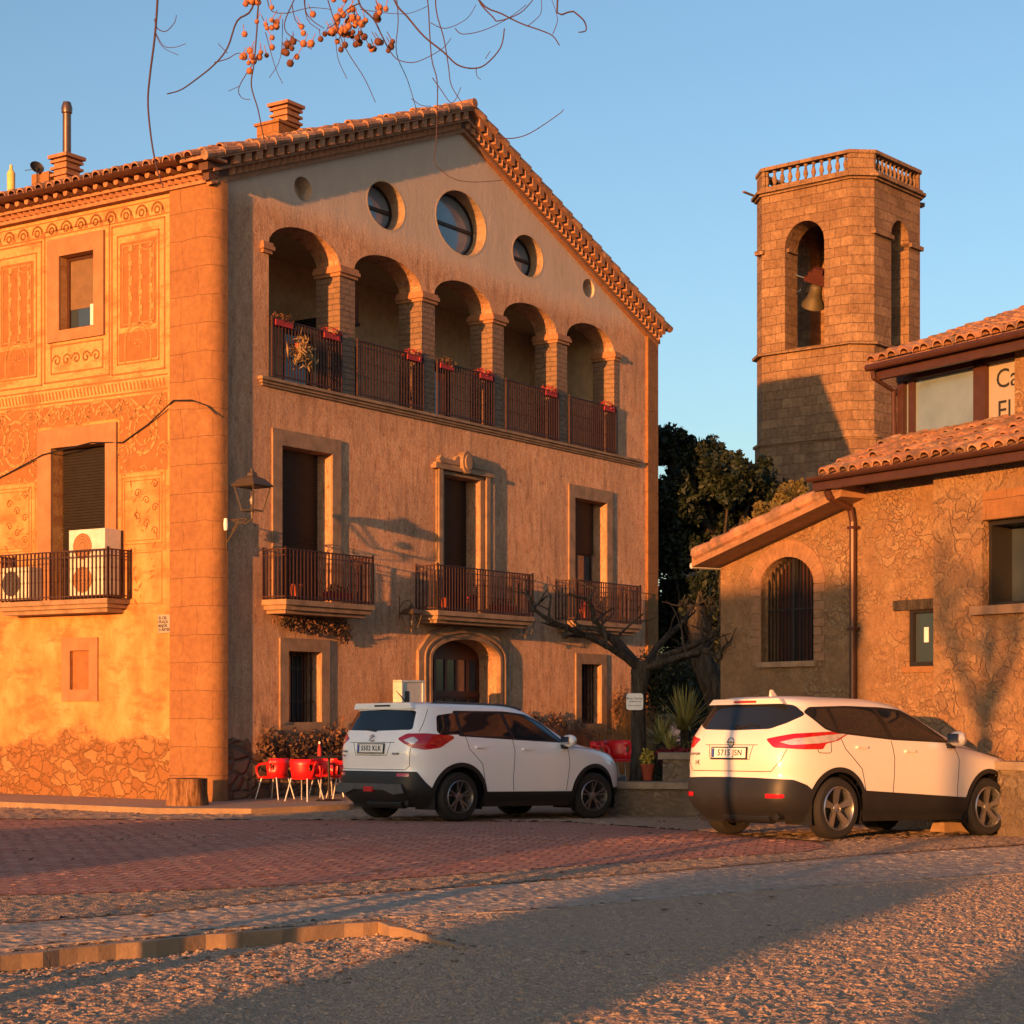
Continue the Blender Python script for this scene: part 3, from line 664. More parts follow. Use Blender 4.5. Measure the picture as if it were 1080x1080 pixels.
# door 2 crest: moulded cornice with a round shield
mb = MB(); mb.box(6.02, 8.0, -.12, 0, 6.10, 6.17); mb.box(6.08, 7.94, -.08, -.0, 6.17, 6.22)
mb.prism([oval(7.0, 6.3, .17, .22, 20)], -.17, -.02); mb.prism([oval(7.0, 6.3, .11, .15, 20)], -.2, -.16)
for sx in (-1, 1):
    mb.prism([[(7.0 + sx * x, z) for x, z in ((.15, 6.22), (.8, 6.22), (.85, 6.28), (.78, 6.36), (.66, 6.3), (.35, 6.3), (.25, 6.4), (.15, 6.38))]], -.1, -.01)
    mb.box(7.01 + sx * .8 - .06, 7.01 + sx * .8 + .06, -.1, -.056, 3.4, 6.1)
mb.build('door_crest', M['frame'], house, fix=True)
for (x0, x1, z0, z1) in lowr:
    surround(x0 - .22, x1 + .22, z0 - .2, z1 + .22, x0, x1, z0, z1, .035)
    mb = MB()
    for i in range(7):
        x = x0 + (x1 - x0) * (i + .5) / 7; mb.box(x - .01, x + .01, .15, .17, z0, z1)
    for z in (z0 + .35, z1 - .3): mb.box(x0, x1, .146, .174, z, z + .02)
    g_ = mb.build('window_grille', M['darkiron'], house)
    f = MB().prism([rect(x0, x1, z0, z1), rect(x0 + .06, (x0 + x1) / 2 - .02, z0 + .06, z1 - .06), rect((x0 + x1) / 2 + .02, x1 - .06, z0 + .06, z1 - .06)], .36, .42).build('window', M['brownwood'], house)
    MB().box(x0 + .06, x1 - .06, .385, .395, z0 + .06, z1 - .06).build('pane', M['glass'], f)
for i, (cx_, cz_, rx, rz) in enumerate(rounds):
    if i in (0, 4):
        MB().prism([oval(cx_, cz_, rx + .02, rz + .02)], .3, .34).build('vent_cover', M['front'], house); continue
    f = MB(); f.prism([oval(cx_, cz_, rx + .01, rz + .01), oval(cx_, cz_, rx - .04, rz - .04)], .3, .36); f.box(cx_ - rx, cx_ + rx, .30, .35, cz_ - .03, cz_ + .03)
    fo = f.build('round_window', M['darkiron'], house)
    MB().prism([oval(cx_, cz_, rx, rz)], .335, .345).build('pane', M['bluepane'], fo)
    MB().prism([oval(cx_, cz_, rx + .03, rz + .03), oval(cx_, cz_, rx, rz)], -.003, .3).build('round_reveal', M['cream'], house)
# arched entrance
so_ = [(5.54, .02), (5.93, .02), (5.93, 2.50)] + [(7.08 + 1.15 * math.cos(math.pi * (1 - i / 14)), 2.5 + .38 * math.sin(math.pi * (1 - i / 14))) for i in range(1, 14)] + [(8.23, 2.5), (8.23, .02), (8.55, .02), (8.55, 2.62), (8.15, 3.0), (7.6, 3.12), (6.5, 3.12), (5.95, 3.0), (5.54, 2.62)]
mb = MB(); mb.prism([so_], -.07, 0)
def ring(x0, x1, zs, zt, wd, y0, y1, m_):
    n_ = 16; c_ = (x0 + x1) / 2; a_ = (x1 - x0) / 2
    o_ = [(x0 - wd, .1)] + [(c_ - (a_ + wd) * math.cos(math.pi * i / n_), zs + (zt - zs + wd) * math.sin(math.pi * i / n_)) for i in range(n_ + 1)] + [(x1 + wd, .1)]
    i_ = [(x1, .1)] + [(c_ + a_ * math.cos(math.pi * i / n_), zs + (zt - zs) * math.sin(math.pi * i / n_)) for i in range(n_ + 1)] + [(x0, .1)]
    m_.prism([o_ + i_], y0, y1)
ring(5.93, 8.23, 2.5, 2.88, .07, -.1, -.068, mb); ring(5.75, 8.40, 2.52, 3.0, .04, -.1, -.068, mb)
mb.build('door_surround', M['frame'], house, fix=True)
mb = MB(); y = .42; mb.prism([arch(5.93, 8.23, .06, 2.5, 2.88), ] + [rect(6.05 + i * .36, 6.05 + i * .36 + .28, .9, 1.72) for i in range(6)] + [rect(6.05 + i * .36, 6.05 + i * .36 + .28, 1.88, 2.5) for i in range(6)], y, y + .05)
mb.box(5.95, 8.21, y - .03, y, 1.76, 1.84); dr = mb.build('entrance_door', M['brownwood'], house)
MB().box(6.0, 8.2, y + .022, y + .028, .85, 2.55).build('door_glass', M['glass'], dr)
for i in (1, 2, 4): MB().box(6.2 + i * .36, 6.34 + i * .36, y - .004, y - .001, 1.1, 1.6).build('notice', M['signwhite'], dr)

# side wall openings
def TSb(mb_, *a, mi=0): mb_.box(*a, mi=mi, T=TS); return mb_
def side_surround(x0, x1, z0, z1, o, pr):
    mb = MB(); mb.prism([rect(x0, x1, z0, z1), rect(*o)], 0, pr, T=TS); return mb.build('window_surround', M['frame_side'], house, fix=True)
side_surround(2.44, 3.82, 7.88, 9.66, win_s, .05)
side_surround(2.14, 4.06, 3.37, 6.38, (2.40, 3.72, 3.36, 6.05), .05)
side_surround(2.6, 3.48, 1.67, 2.76, blind, .03)
MB().box(2.81, 3.27, -.06, -.04, 1.87, 2.54, T=TS).build('blind_panel', M['ochre'], house)
f = MB().prism([rect(*win_s), rect(2.74, 3.46, 8.13, 9.29)], -.2, -.14, T=TS).build('window', M['brownmetal'], house, fix=True)
MB().box(2.74, 3.46, -.18, -.17, 8.45, 9.29, T=TS).build('window_blind', plain('blind', (.17, .10, .05), .8), f)
MB().box(2.74, 3.46, -.185, -.18, 8.13, 8.45, T=TS).build('pane', M['glass'], f)
MB().box(2.80, 2.98, -.172, -.168, 8.14, 8.5, T=TS).build('curtain', M['signwhite'], f)
mb = MB(); z = 3.38
while z < 6.05:
    t = min(z + .05, 6.05); p = [(2.42, -.22, z), (3.70, -.22, z), (3.70, -.26, z), (2.42, -.26, z), (2.42, -.205, t - .008), (3.70, -.205, t - .008), (3.70, -.26, t), (2.42, -.26, t)]
    mb.hexa([TS @ Vector(k) for k in p]); z = t
mb.build('roller_shutter', M['shutter'], house, fix=True)
mb = MB(); pj = .52
mb.box(1.86, 4.7, 0, pj, 3.30, 3.38, T=TS); mb.box(1.92, 4.64, 0, pj - .06, 3.23, 3.30, T=TS); mb.box(2.0, 4.55, 0, pj - .14, 3.16, 3.23, T=TS)
mb.build('balcony_slab', M['frame'], house, fix=True)
railing([(0, 1.82), (-pj - .02, 1.82), (-pj - .02, 4.68), (0, 4.68)], 3.39, 4.2, 'balcony_railing')

# sgraffito drawing on the side wall, raised 4 mm
deco = MB(); pale = MB(); CUR = [deco, .002, .006]
def dpoly(P): CUR[0].prism([P], CUR[1], CUR[2], T=TS, back=False)
def dstroke(pts, wd):
    for a, b in zip(pts[:-1], pts[1:]):
        a = Vector(a); b = Vector(b); d = b - a
        if d.length < 1e-5: continue
        d.normalize(); n_ = Vector((-d.y, d.x)) * wd / 2; e = d * wd * .2
        dpoly([tuple(a - e + n_), tuple(a - e - n_), tuple(b + e - n_), tuple(b + e + n_)])
def dframe(x0, x1, z0, z1, wd): dstroke([(x0, z0), (x1, z0), (x1, z1), (x0, z1), (x0, z0)], wd)
def dcirc(cx_, cz_, r, wd, a0=0, a1=360, sz=1.0): dstroke([(cx_ + r * math.cos(R(a0 + (a1 - a0) * i / 12)), cz_ + sz * r * math.sin(R(a0 + (a1 - a0) * i / 12))) for i in range(13)], wd)
def scroll(cx_, cz_, r, sx, wd=.03):
    dstroke([(cx_ + sx * r * (1 - i / 16) * math.cos(R(180 - i * 34)), cz_ + r * (1 - i / 16) * math.sin(R(180 - i * 34))) for i in range(14)], wd)
for (x0, x1) in ((1.06, 2.28), (4.0, 5.25), (5.5, 6.7), (8.2, 9.4)):
    dframe(x0, x1, 7.18, 9.68, .03); dframe(x0 + .13, x1 - .13, 7.34, 9.5, .025)
    c_ = (x0 + x1) / 2
    dpoly(rect(c_ - .42, c_ + .42, 7.95, 9.38)); dpoly(rect(c_ - .44, c_ + .44, 7.38, 7.86)); CUR[:] = [pale, .0075, .010]
    for k in range(-1, 2):
        for j in range(16):
            z = 7.95 + j * .085; wv = .025 * math.sin(j * 1.9 + k); x = c_ + k * .24
            dpoly([(x - .085 + wv, z), (x - .02 + .01 * math.sin(j * 2.3), z + .01), (x - .025 + .012 * math.cos(j), z + .085), (x - .09 + wv, z + .085)])
    dframe(c_ - .36, c_ + .36, 8.0, 9.32, .018)
    for k in (-1, 1): dcirc(c_ + k * .2, 9.33, .13, .025, 190, 350)
    dcirc(c_, 7.72, .30, .03, 0, 180, .9); dcirc(c_, 7.72, .2, .025, 0, 180, .9); dstroke([(c_ - .3, 7.36), (c_ - .3, 7.72)], .03); dstroke([(c_ + .3, 7.36), (c_ + .3, 7.72)], .03)
    for k in range(6): dpoly([(c_ + .12 * math.cos(R(k * 60 + a)) * q_, 7.66 + .12 * math.sin(R(k * 60 + a)) * q_) for a, q_ in ((-18, .4), (0, 1), (18, .4))])
    CUR[:] = [deco, .002, .006]
dframe(2.34, 3.92, 7.2, 9.82, .03); dframe(2.5, 3.76, 7.34, 7.82, .025)
for i in range(5): scroll(2.66 + i * .24, 7.56, .11, 1 if i % 2 else -1, .028)
for i in range(24):
    x = 1.08 + i * .36
    dcirc(x + .15, 9.82, .12, .035, 0, 180, 1.1); dpoly([(x - .03, 9.76), (x + .06, 9.76), (x + .02, 9.9)])
    dcirc(x + .15, 9.83, .055, .03)
dstroke([(.95, 9.74), (9.6, 9.74)], .022); dstroke([(.93, 9.99), (9.6, 9.99)], .018)
dstroke([(1.0, 7.08), (9.6, 7.08)], .025); dstroke([(1.0, 6.84), (9.6, 6.84)], .025)
for i in range(100):
    x = 1.04 + i * .085; dpoly([(x, 6.89), (x + .03, 6.89), (x + .065, 7.03), (x + .035, 7.03)])
for q in ((1.0, 2.10, 5.5, 6.78), (4.1, 5.3, 5.5, 6.78), (2.10, 4.1, 6.44, 6.78)): dpoly(rect(*q))
CUR[:] = [pale, .0075, .010]
for c_ in (1.55, 4.65, 7.0):
    dcirc(c_, 6.2, .32, .05, 0, 360, 1.25); dcirc(c_, 6.2, .2, .03, 0, 360, 1.3); scroll(c_ - .42, 6.62, .15, -1, .04); scroll(c_ + .42, 6.62, .15, 1, .04)
    for s_ in (-1, 1):
        scroll(c_ + s_ * .48, 5.85, .14, s_, .035); dstroke([(c_ + s_ * .12, 6.62), (c_ + s_ * .3, 6.76), (c_ + s_ * .42, 6.62)], .04); dcirc(c_ + s_ * .26, 6.5, .09, .03)
    dframe(c_ - .5, c_ + .5, 4.2, 5.5, .015)
for s_ in (-1, 1):
    scroll(3.1 + s_ * .62, 6.55, .17, s_, .05); scroll(3.1 + s_ * .25, 6.6, .15, -s_, .045); dstroke([(3.1 + s_ * .3, 6.74), (3.1 + s_ * .6, 6.78), (3.1 + s_ * .85, 6.55), (3.1 + s_ * 1.0, 6.7)], .05)
    scroll(3.1 + s_ * .95, 6.5, .12, s_, .04)
dcirc(3.1, 6.58, .11, .04, 0, 360, 1.4)
r_ = random.Random(3)
for i in range(260):       # broken foliage texture between the figures
    x = r_.uniform(1.0, 5.4); z = r_.uniform(5.5, 6.8)
    if 2.1 < x < 4.1 and z < 6.42: continue
    a = r_.uniform(0, 6.28); s1 = r_.uniform(.03, .07)
    dpoly([(x + s1 * math.cos(a + t_) * q_, z + s1 * math.sin(a + t_) * q_) for t_, q_ in ((0, 1.3), (1.6, .5), (3.14, 1.1), (4.6, .45))])
CUR[:] = [deco, .0015, .0045]      # worn remains of the drawing lower down
for s_, c_ in ((1, 1.58), (1, 4.72)):
    for q in (.46, .40): dframe(c_ - q, c_ + q, 4.3 + (.46 - q), 5.42 - (.46 - q), .012)
    dframe(c_ - .46, c_ + .46, 3.3, 4.15, .012)
    for k in range(7): scroll(c_ - .3 + .1 * (k % 3) * 2, 4.5 + .13 * k, .08, 1 if k % 2 else -1, .018)
for k in range(150):
    x = r_.uniform(1.0, 5.3); z = r_.uniform(3.3, 5.6)
    if 2.1 < x < 4.1: continue
    a = r_.uniform(0, 6.28); s1 = r_.uniform(.02, .06); dpoly([(x + s1 * math.cos(a + t_) * q_, z + s1 * math.sin(a + t_) * q_) for t_, q_ in ((0, 1.5), (1.6, .4), (3.14, 1.2), (4.6, .35))])
deco.build('sgraffito_ground', M['ochre'], house); pale.build('sgraffito_drawing', M['paledraw'], house)

# cornices.  rake: sheared courses following the gable on the front
cor = MB(); dk = MB()
def rk(a, b, h0, h1, w0, w1, m_):
    pa = lambda t, h: zc(t) + h
    for t0, t1 in ((a, b),):
        m_.hexa([(t0, -w1, pa(t0, h0)), (t1, -w1, pa(t1, h0)), (t1, -w0, pa(t1, h0)), (t0, -w0, pa(t0, h0)), (t0, -w1, pa(t0, h1)), (t1, -w1, pa(t1, h1)), (t1, -w0, pa(t1, h1)), (t0, -w0, pa(t0, h1))])
for (a, b) in ((-.3, APX), (APX, LEN + .0)):
    rk(a if a > 0 else -.12, b if b < 10 else LEN, -.03, .05, -.02, .09, cor); rk(a if a > 0 else -.16, b if b < 10 else LEN, .17, .22, -.02, .19, cor)
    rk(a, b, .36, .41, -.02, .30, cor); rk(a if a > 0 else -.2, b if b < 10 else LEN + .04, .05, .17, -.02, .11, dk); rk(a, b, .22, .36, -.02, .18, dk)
t = .35
while t < LEN - .1:
    if abs(t - APX) > .08:
        pz = zc(t); sl_ = -.376 if t > APX else .376; hw = .075
        vs = [(t - hw, -.11, pz + .052 - hw * sl_ * 0 - hw * sl_), (t + hw, -.11, pz + .052 + hw * sl_), (t, -.18, pz + .052), (t - hw, -.11, pz + .168 - hw * sl_), (t + hw, -.11, pz + .168 + hw * sl_), (t, -.18, pz + .168)]
        cor.add(vs, [(0, 2, 1), (3, 4, 5), (0, 1, 4, 3), (1, 2, 5, 4), (2, 0, 3, 5)])
    t += .16
t = .3
while t < LEN + .1:
    if abs(t - APX) > .12: rk(t - .075, t + .075, .222, .358, .18, .28, cor)
    t += .27
# side cornice courses (two rows of brick, then tile ends)
def sc(y0, y1, z0, z1, w_, m_): m_.box(-w_, .02, y0, y1, z0, z1)
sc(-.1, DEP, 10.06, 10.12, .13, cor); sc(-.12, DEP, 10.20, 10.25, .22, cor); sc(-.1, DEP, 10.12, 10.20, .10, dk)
y = .2
while y < DEP:
    cor.add([(-.1, y - .07, 10.122), (-.1, y + .07, 10.122), (-.2, y, 10.122), (-.1, y - .07, 10.198), (-.1, y + .07, 10.198), (-.2, y, 10.198)], [(0, 1, 2), (3, 5, 4), (0, 3, 4, 1), (1, 4, 5, 2), (2, 5, 3, 0)]); y += .15
y = .15
while y < DEP:
    cor.tube([(0, y, 10.30), (-.36, y, 10.30)], .055, 8); y += .24
sc(-.3, DEP, 10.36, 10.40, .42, cor)
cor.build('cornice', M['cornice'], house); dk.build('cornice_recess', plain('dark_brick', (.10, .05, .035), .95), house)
mb = MB(); mb.lathe([(.07, .28), (.07, DEP)], 10, Matrix.Translation((-.47, 0, 10.40)) @ Matrix.Rotation(R(90), 4, 'X') @ Matrix.Rotation(R(180), 4, 'X') @ Matrix.Identity(4), arc=(math.pi, 2 * math.pi))
mb = MB(); 
for i in range(10):
    a0, a1 = math.pi + math.pi * i / 10, math.pi + math.pi * (i + 1) / 10
    p0 = (-.47 + .075 * math.cos(a0), 10.41 + .075 * math.sin(a0)); p1 = (-.47 + .075 * math.cos(a1), 10.41 + .075 * math.sin(a1))
    mb.add([(p0[0], .3, p0[1]), (p1[0], .3, p1[1]), (p1[0], DEP, p1[1]), (p0[0], DEP, p0[1])], [(0, 1, 2, 3)])
mb.box(-.545, -.39, .29, .31, 10.34, 10.41)
mb.build('gutter', M['brownmetal'], house)
# roof: slabs plus barrel tiles
def tiles(mb_, O, U, V, nu, nv, pitch=.23, ln=.40, rad=.085, jit=.012, seed=0, seg=6):
    rr = random.Random(seed); O = Vector(O); U = Vector(U).normalized(); V = Vector(V).normalized(); W = U.cross(V)
    if W.z < 0: W = -W
    for i in range(nu):
        for j in range(nv):
            c = O + U * (pitch * (i + .5)) + V * (ln * j + rr.gauss(0, .018)) + U * rr.gauss(0, jit) + W * (rr.uniform(-.006, .014) + (.03 if rr.random() < .03 else 0))
            r0, r1 = rad * 1.08, rad * .86   # wide end at the low side
            a = c + V * (ln * 1.12); o = len(mb_.v)
            for (P, r, lift) in ((c, r1, .0), (a, r0, .022)):
                for k in range(seg + 1):
                    t_ = math.pi * k / seg; mb_.v.append(tuple(P + U * (math.cos(t_) * r) + W * (math.sin(t_) * r * 1.05 + lift)))
            for k in range(seg + 1):
                t_ = math.pi * k / seg; mb_.v.append(tuple(a + U * (math.cos(t_) * (r0 - .018)) + W * (math.sin(t_) * (r0 - .018) + .018)))
            w1_ = seg + 1
            for k in range(seg):
                mb_.f.append((o + k, o + k + 1, o + w1_ + k + 1, o + w1_ + k)); mb_.m.append(0)
                mb_.f.append((o + w1_ + k, o + w1_ + k + 1, o + 2 * w1_ + k + 1, o + 2 * w1_ + k)); mb_.m.append(0)
rf = MB(); ZR = ZC0 + .41
for sg in (-1, 1):
    x1 = -.45 if sg < 0 else LEN + .2
    z1 = ZR - .376 * abs(x1 - APX); y0, y1 = -.30, DEP + .2
    rf.hexa([(APX, y0, ZR), (APX, y1, ZR), (x1, y1, z1), (x1, y0, z1), (APX, y0, ZR + .05), (APX, y1, ZR + .05), (x1, y1, z1 + .05), (x1, y0, z1 + .05)])
    U = (0, 1, 0); V = (sg, 0, -.376); nv = 20
    tiles(rf, (APX, y0 + .2, ZR + .055), U, V, 61 if sg < 0 else 24, nv, seed=sg + 2)
    # verge tiles running along the gable edge, bigger
    Vv = Vector(V).normalized(); L_ = abs(x1 - APX) * math.hypot(1, .376); n_ = int(L_ / .42)
    for j in range(n_):
        a = Vector((APX, y0 + .03, ZR + .03)) + Vv * (j * L_ / n_); b = a + Vv * (L_ / n_ * 1.06)
        rf.tube([a, b + Vector((0, 0, .02))], [.06, .08], 10)
rf.tube([(APX, y0 - .05, ZR + .08), (APX, DEP, ZR + .06)], .09, 10)
rf.build('roof', M['tile'], house, fix=False)
# chimneys
def louvre(name, cx_, cy_, z0, w_, h, nlv=6):
    mb = MB(); mb.box(cx_ - w_ / 2 + .05, cx_ + w_ / 2 - .05, cy_ - w_ / 2 + .05, cy_ + w_ / 2 - .05, z0, z0 + h)
    for i in range(nlv):
        z = z0 + h * (i + .35) / nlv; mb.box(cx_ - w_ / 2, cx_ + w_ / 2, cy_ - w_ / 2, cy_ + w_ / 2, z, z + h / nlv * .38)
    mb.box(cx_ - w_ / 2 - .03, cx_ + w_ / 2 + .03, cy_ - w_ / 2 - .03, cy_ + w_ / 2 + .03, z0 + h, z0 + h + .06)
    return mb.build(name, M['cornice'], house)
# ------------------------------------------------------------------ PART2
roofz = lambda t: ZR - .376 * abs(t - APX)
MB().box(3.14, 3.66, 1.3, 1.82, 11.4, 12.12).box(3.1, 3.7, 1.26, 1.86, 12.12, 12.17).build('chimney', M['quoin'], house)
louvre('chimney_louvre', 3.93, 1.80, 11.85, .44, .82, 7)
ch = louvre('chimney_louvre', 1.0, 4.45, 10.7, .42, .72)
MB().box(.8, 1.2, 4.7, 5.15, 10.6, 11.22).build('chimney', M['quoin'], house)
MB().lathe([(.075, 11.4), (.075, 12.25), (.095, 12.27), (.1, 12.36), (.07, 12.46), (.001, 12.48)], 16, Matrix.Translation((1.0, 4.45, 0))).build('flue_pipe', M['rust_pipe'], house, 40)
# dish and aerial
o = root('satellite_dish', house.matrix_basis @ Vector((.75, 4.95, 11.12)), 0, 'dark satellite dish fixed beside the left chimney', 'satellite dish'); o.scale = (.65,) * 3
MB().lathe([(.001, -.09), (.09, -.07), (.16, -.045), (.2, .0), (.19, .01), (.15, -.03), (.001, -.07)], 20, Matrix.Translation((0, 0, .3)) @ Matrix.Rotation(R(62), 4, 'X') @ Matrix.Rotation(R(30), 4, 'Y')).build('dish', M['darkiron'], o, 60)
MB().tube([(0, 0, -.5), (0, 0, .3)], .018).tube([(0, 0, .25), (-.35, .05, .22)], .01).build('mast', M['darkiron'], o)
o = root('aerial', house.matrix_basis @ Vector((.5, 5.35, 10.45)), 0, 'yellow canister aerial on a thin mast above the left eave', 'aerial')
MB().tube([(0, 0, -.2), (0, 0, .35)], .015).build('mast', M['darkiron'], o)
MB().lathe([(.001, .3), (.07, .3), (.075, .75), (.05, .8), (.03, .82), (.028, .9), (.001, .92)], 14).build('canister', M['yellow'], o, 40)
# cable across the side wall
cb = [(-.02, 9, 5.3), (-.02, 5.1, 5.62), (-.07, 3.9, 5.95), (-.07, 2.7, 6.07), (-.03, 2.0, 6.02), (-.03, 1.4, 6.28), (-.12, .75, 6.6), (-.16, .3, 6.56), (-.12, .0, 6.45), (-.02, -.12, 6.3)]
c = MB().tube(cb, .012, 6).build('wall_cable', M['black']); c.matrix_world = house.matrix_basis.copy()
c.location = house.location; c.rotation_euler = house.rotation_euler
tag(c, 'black cable looping across the lit side wall of the big house', 'cable')
def hw(t, w_, z): return Vector((HO.x, HO.y, 0)) + Vector((hx.x, hx.y, 0)) * t + Vector((hy.x, hy.y, 0)) * w_ + Vector((0, 0, z))
RZ = math.atan2(hx.y, hx.x)
# plaque
o = root('street_plaque', hw(-.006, 1.04, 2.91), RZ, 'small cream plaque with four lines of lettering on the lit side wall by the corner', 'plaque')
TP = Matrix.Rotation(R(-90), 4, 'Z') @ Matrix.Rotation(R(90), 4, 'X')
MB().box(-.03, 0, -.14, .14, -.15, .15).build('slab', M['signcream'], o)
for i, tx in enumerate(('EL CEL', 'I PLAÇA', 'MAJOR', 'D ARTES')):
    text('lettering', tx, .065, Matrix.Translation((-.031, .03 if i != 3 else 0, .095 - i * .065)) @ TP, M['ink'], o, bold=.002)
# lanterns
def lantern(name, loc, rz, s_, label, arm, grp=None):
    o = root(name, loc, rz, label, 'wall lantern', grp)
    d = M['darkiron']
    pb = .13 * s_; pt = .22 * s_; h_ = .42 * s_
    f = MB()
    for sx, sy in ((1, 1), (1, -1), (-1, 1), (-1, -1)): f.tube([(sx * pb, sy * pb, 0), (sx * pt, sy * pt, h_)], .014 * s_, 5)
    for r_, z in ((pb, 0), (pt, h_)):
        for a in range(4):
            a0, a1 = R(45 + 90 * a), R(135 + 90 * a); q_ = r_ * math.sqrt(2)
            f.tube([(q_ * math.cos(a0), q_ * math.sin(a0), z), (q_ * math.cos(a1), q_ * math.sin(a1), z)], .012 * s_, 5)
    f.tube([(0, 0, -.14 * s_), (0, 0, 0)], [.012 * s_, .03 * s_]); f.build('lantern_frame', M['lampmetal'], o)
    r_ = MB(); P = lambda q_, z: [(q_, q_, z), (-q_, q_, z), (-q_, -q_, z), (q_, -q_, z)]
    levels = [(pt + .035 * s_, h_), (pt + .045 * s_, h_ + .02 * s_), (.16 * s_, h_ + .14 * s_), (.06 * s_, h_ + .19 * s_), (.06 * s_, h_ + .24 * s_), (.025 * s_, h_ + .27 * s_), (.02 * s_, h_ + .32 * s_)]
    vs = [p for q_, z in levels for p in P(q_, z)]
    r_.add(vs, [(4 * i + k, 4 * i + (k + 1) % 4, 4 * i + 4 + (k + 1) % 4, 4 * i + 4 + k) for i in range(len(levels) - 1) for k in range(4)] + [(3, 2, 1, 0), tuple(range(len(vs) - 4, len(vs)))])
    r_.build('lantern_roof', M['lampmetal'], o)
    MB().lathe([(.001, .1 * s_), (.035 * s_, .12 * s_), (.045 * s_, .2 * s_), (.001, .27 * s_)], 10).build('bulb', M['bulb'], o, 60)
    b = MB()
    for p in arm: b.tube([Vector(q_) for q_ in p], .013 * s_, 6)
    b.build('bracket', M['lampmetal'], o)
    return o
lantern('wall_lantern', hw(.22, -.66, 4.70), RZ, .92, 'large four sided lantern on a bracket at the house corner', [
    [(0, 0, -.13), (0, .12, -.2), (0, .5, -.12)], [(0, .56, -.12), (0, .1, -.12)], [(0, .56, -.5), (0, .3, -.2), (0, .1, -.13)], [(0, .55, -.05), (0, .55, -.6)], [(0, .3, -.13), (0, .42, -.3), (0, .52, -.28)]])
for t_, lab in ((5.02, 'small black wall lantern between first balcony and arched entrance'), (8.85, 'small black wall lantern right of the arched entrance')):
    lantern('wall_lantern', hw(t_, -.28, 2.98), RZ, .62, lab, [[(0, 0, .45), (0, .05, .52), (0, .18, .5), (0, .28, .38)], [(0, .27, .2), (0, .27, .6)]])
# insulator on the corner
o = MB().lathe([(.001, -.11), (.03, -.1), (.04, 0), (.03, .09), (.001, .1)], 10, Matrix.Translation(hw(.1, -.2, 4.5))).build('cable_insulator', [M['signwhite']], None, 60)
tag(o, 'white ceramic insulator fixed under the big lantern', 'insulator')
# AC units
def ac(loc, rz, wx, dp, h_, lab, fan=True):
    o = root('air_conditioner', loc, rz, lab, 'air conditioner')
    MB().box(-dp, 0, -wx / 2, wx / 2, 0, h_).build('casing', M['acwhite'], o)
    n_ = 2 if h_ > .9 else 1
    for k in range(n_):
        T = Matrix.Translation((-dp - .005, wx * .12, h_ * (k + .5) / n_)) @ Matrix.Rotation(R(-90), 4, 'Y')
        mb = MB()
        for r_ in (.06, .11, .16, .2): mb.lathe([(r_, 0), (r_ + .012, .012), (r_ + .02, 0)], 24, T)
        mb.lathe([(.001, -.0), (.22, -.0)], 24, T); mb.build('fan_grille', M['skid'] if n_ == 1 else M['frame_side'], o)
    return o
ac(hw(-.08, 2.42, 3.39), RZ, .85, .36, 1.12, 'tall white air conditioner standing on the side balcony')
ac(hw(-.08, 4.28, 3.39), RZ, .72, .28, .56, 'low white air conditioner with dark fan at the far end of the side balcony')
o = root('air_conditioner', hw(4.55, .9, 8.72), RZ, 'dark air conditioner hung on the gallery wall inside the second arch', 'air conditioner')
MB().box(-.4, .4, 0, .3, 0, .58).build('casing', M['brownmetal'], o); MB().box(-.42, .42, -.02, .9, -.06, 0).build('shelf', M['darkiron'], o)
# pots on balconies
def pot(loc, r_, h_, lab, plant, grp=None, mat=None, seed=1):
    o = root('flower_pot', loc, 0, lab, 'flower pot', grp)
    MB().lathe([(.001, 0), (r_ * .72, 0), (r_, h_ * .85), (r_ * 1.12, h_ * .86), (r_ * 1.12, h_), (r_ * .95, h_), (r_ * .9, h_ * .85), (.001, h_ * .85)], 16).build('pot', mat or M['terracotta'], o, 40)
    if plant:
        m_, pr, ph = plant; leafclump('plant', [(0, 0, h_ + ph * .45, pr, pr, ph * .6)], 150, .035, m_, o, seed)
    return o
def leafclump(name, blobs, n, size, mat, parent=None, seed=0, droop=0.0, shell=.55, asp=.45):
    r = np.random.default_rng(seed); V = []; Fc = []
    vol = np.array([b[3] * b[4] * b[5] for b in blobs]); cnt = np.maximum(4, (n * vol / vol.sum())).astype(int)
    for b, c in zip(blobs, cnt):
        d = r.normal(size=(c, 3)); d /= np.linalg.norm(d, axis=1)[:, None]
        rad = (shell + (1 - shell) * r.random(c)) * (1 + .22 * np.sin(d[:, 0] * 5 + b[0] * 3) * np.cos(d[:, 1] * 4 + b[1] * 2 + d[:, 2] * 5))
        p = np.array(b[:3]) + d * rad[:, None] * np.array(b[3:6])
        a = r.normal(size=(c, 3)); a[:, 2] -= droop; a /= np.linalg.norm(a, axis=1)[:, None]
        q = np.cross(a, r.normal(size=(c, 3))); q /= np.linalg.norm(q, axis=1)[:, None]
        s = size * (.6 + .8 * r.random(c))[:, None]
        o = len(V); k = np.stack([p - a * s, p + q * s * asp, p + a * s, p - q * s * asp], 1).reshape(-1, 3)
        V.extend(map(tuple, k)); Fc.extend([(o + 4 * i, o + 4 * i + 1, o + 4 * i + 2, o + 4 * i + 3) for i in range(c)])
    me = bpy.data.meshes.new(name); me.from_pydata(V, [], Fc); me.materials.append(mat)
    o = bpy.data.objects.new(name, me); COL.objects.link(o)
    if parent: o.parent = parent
    return o
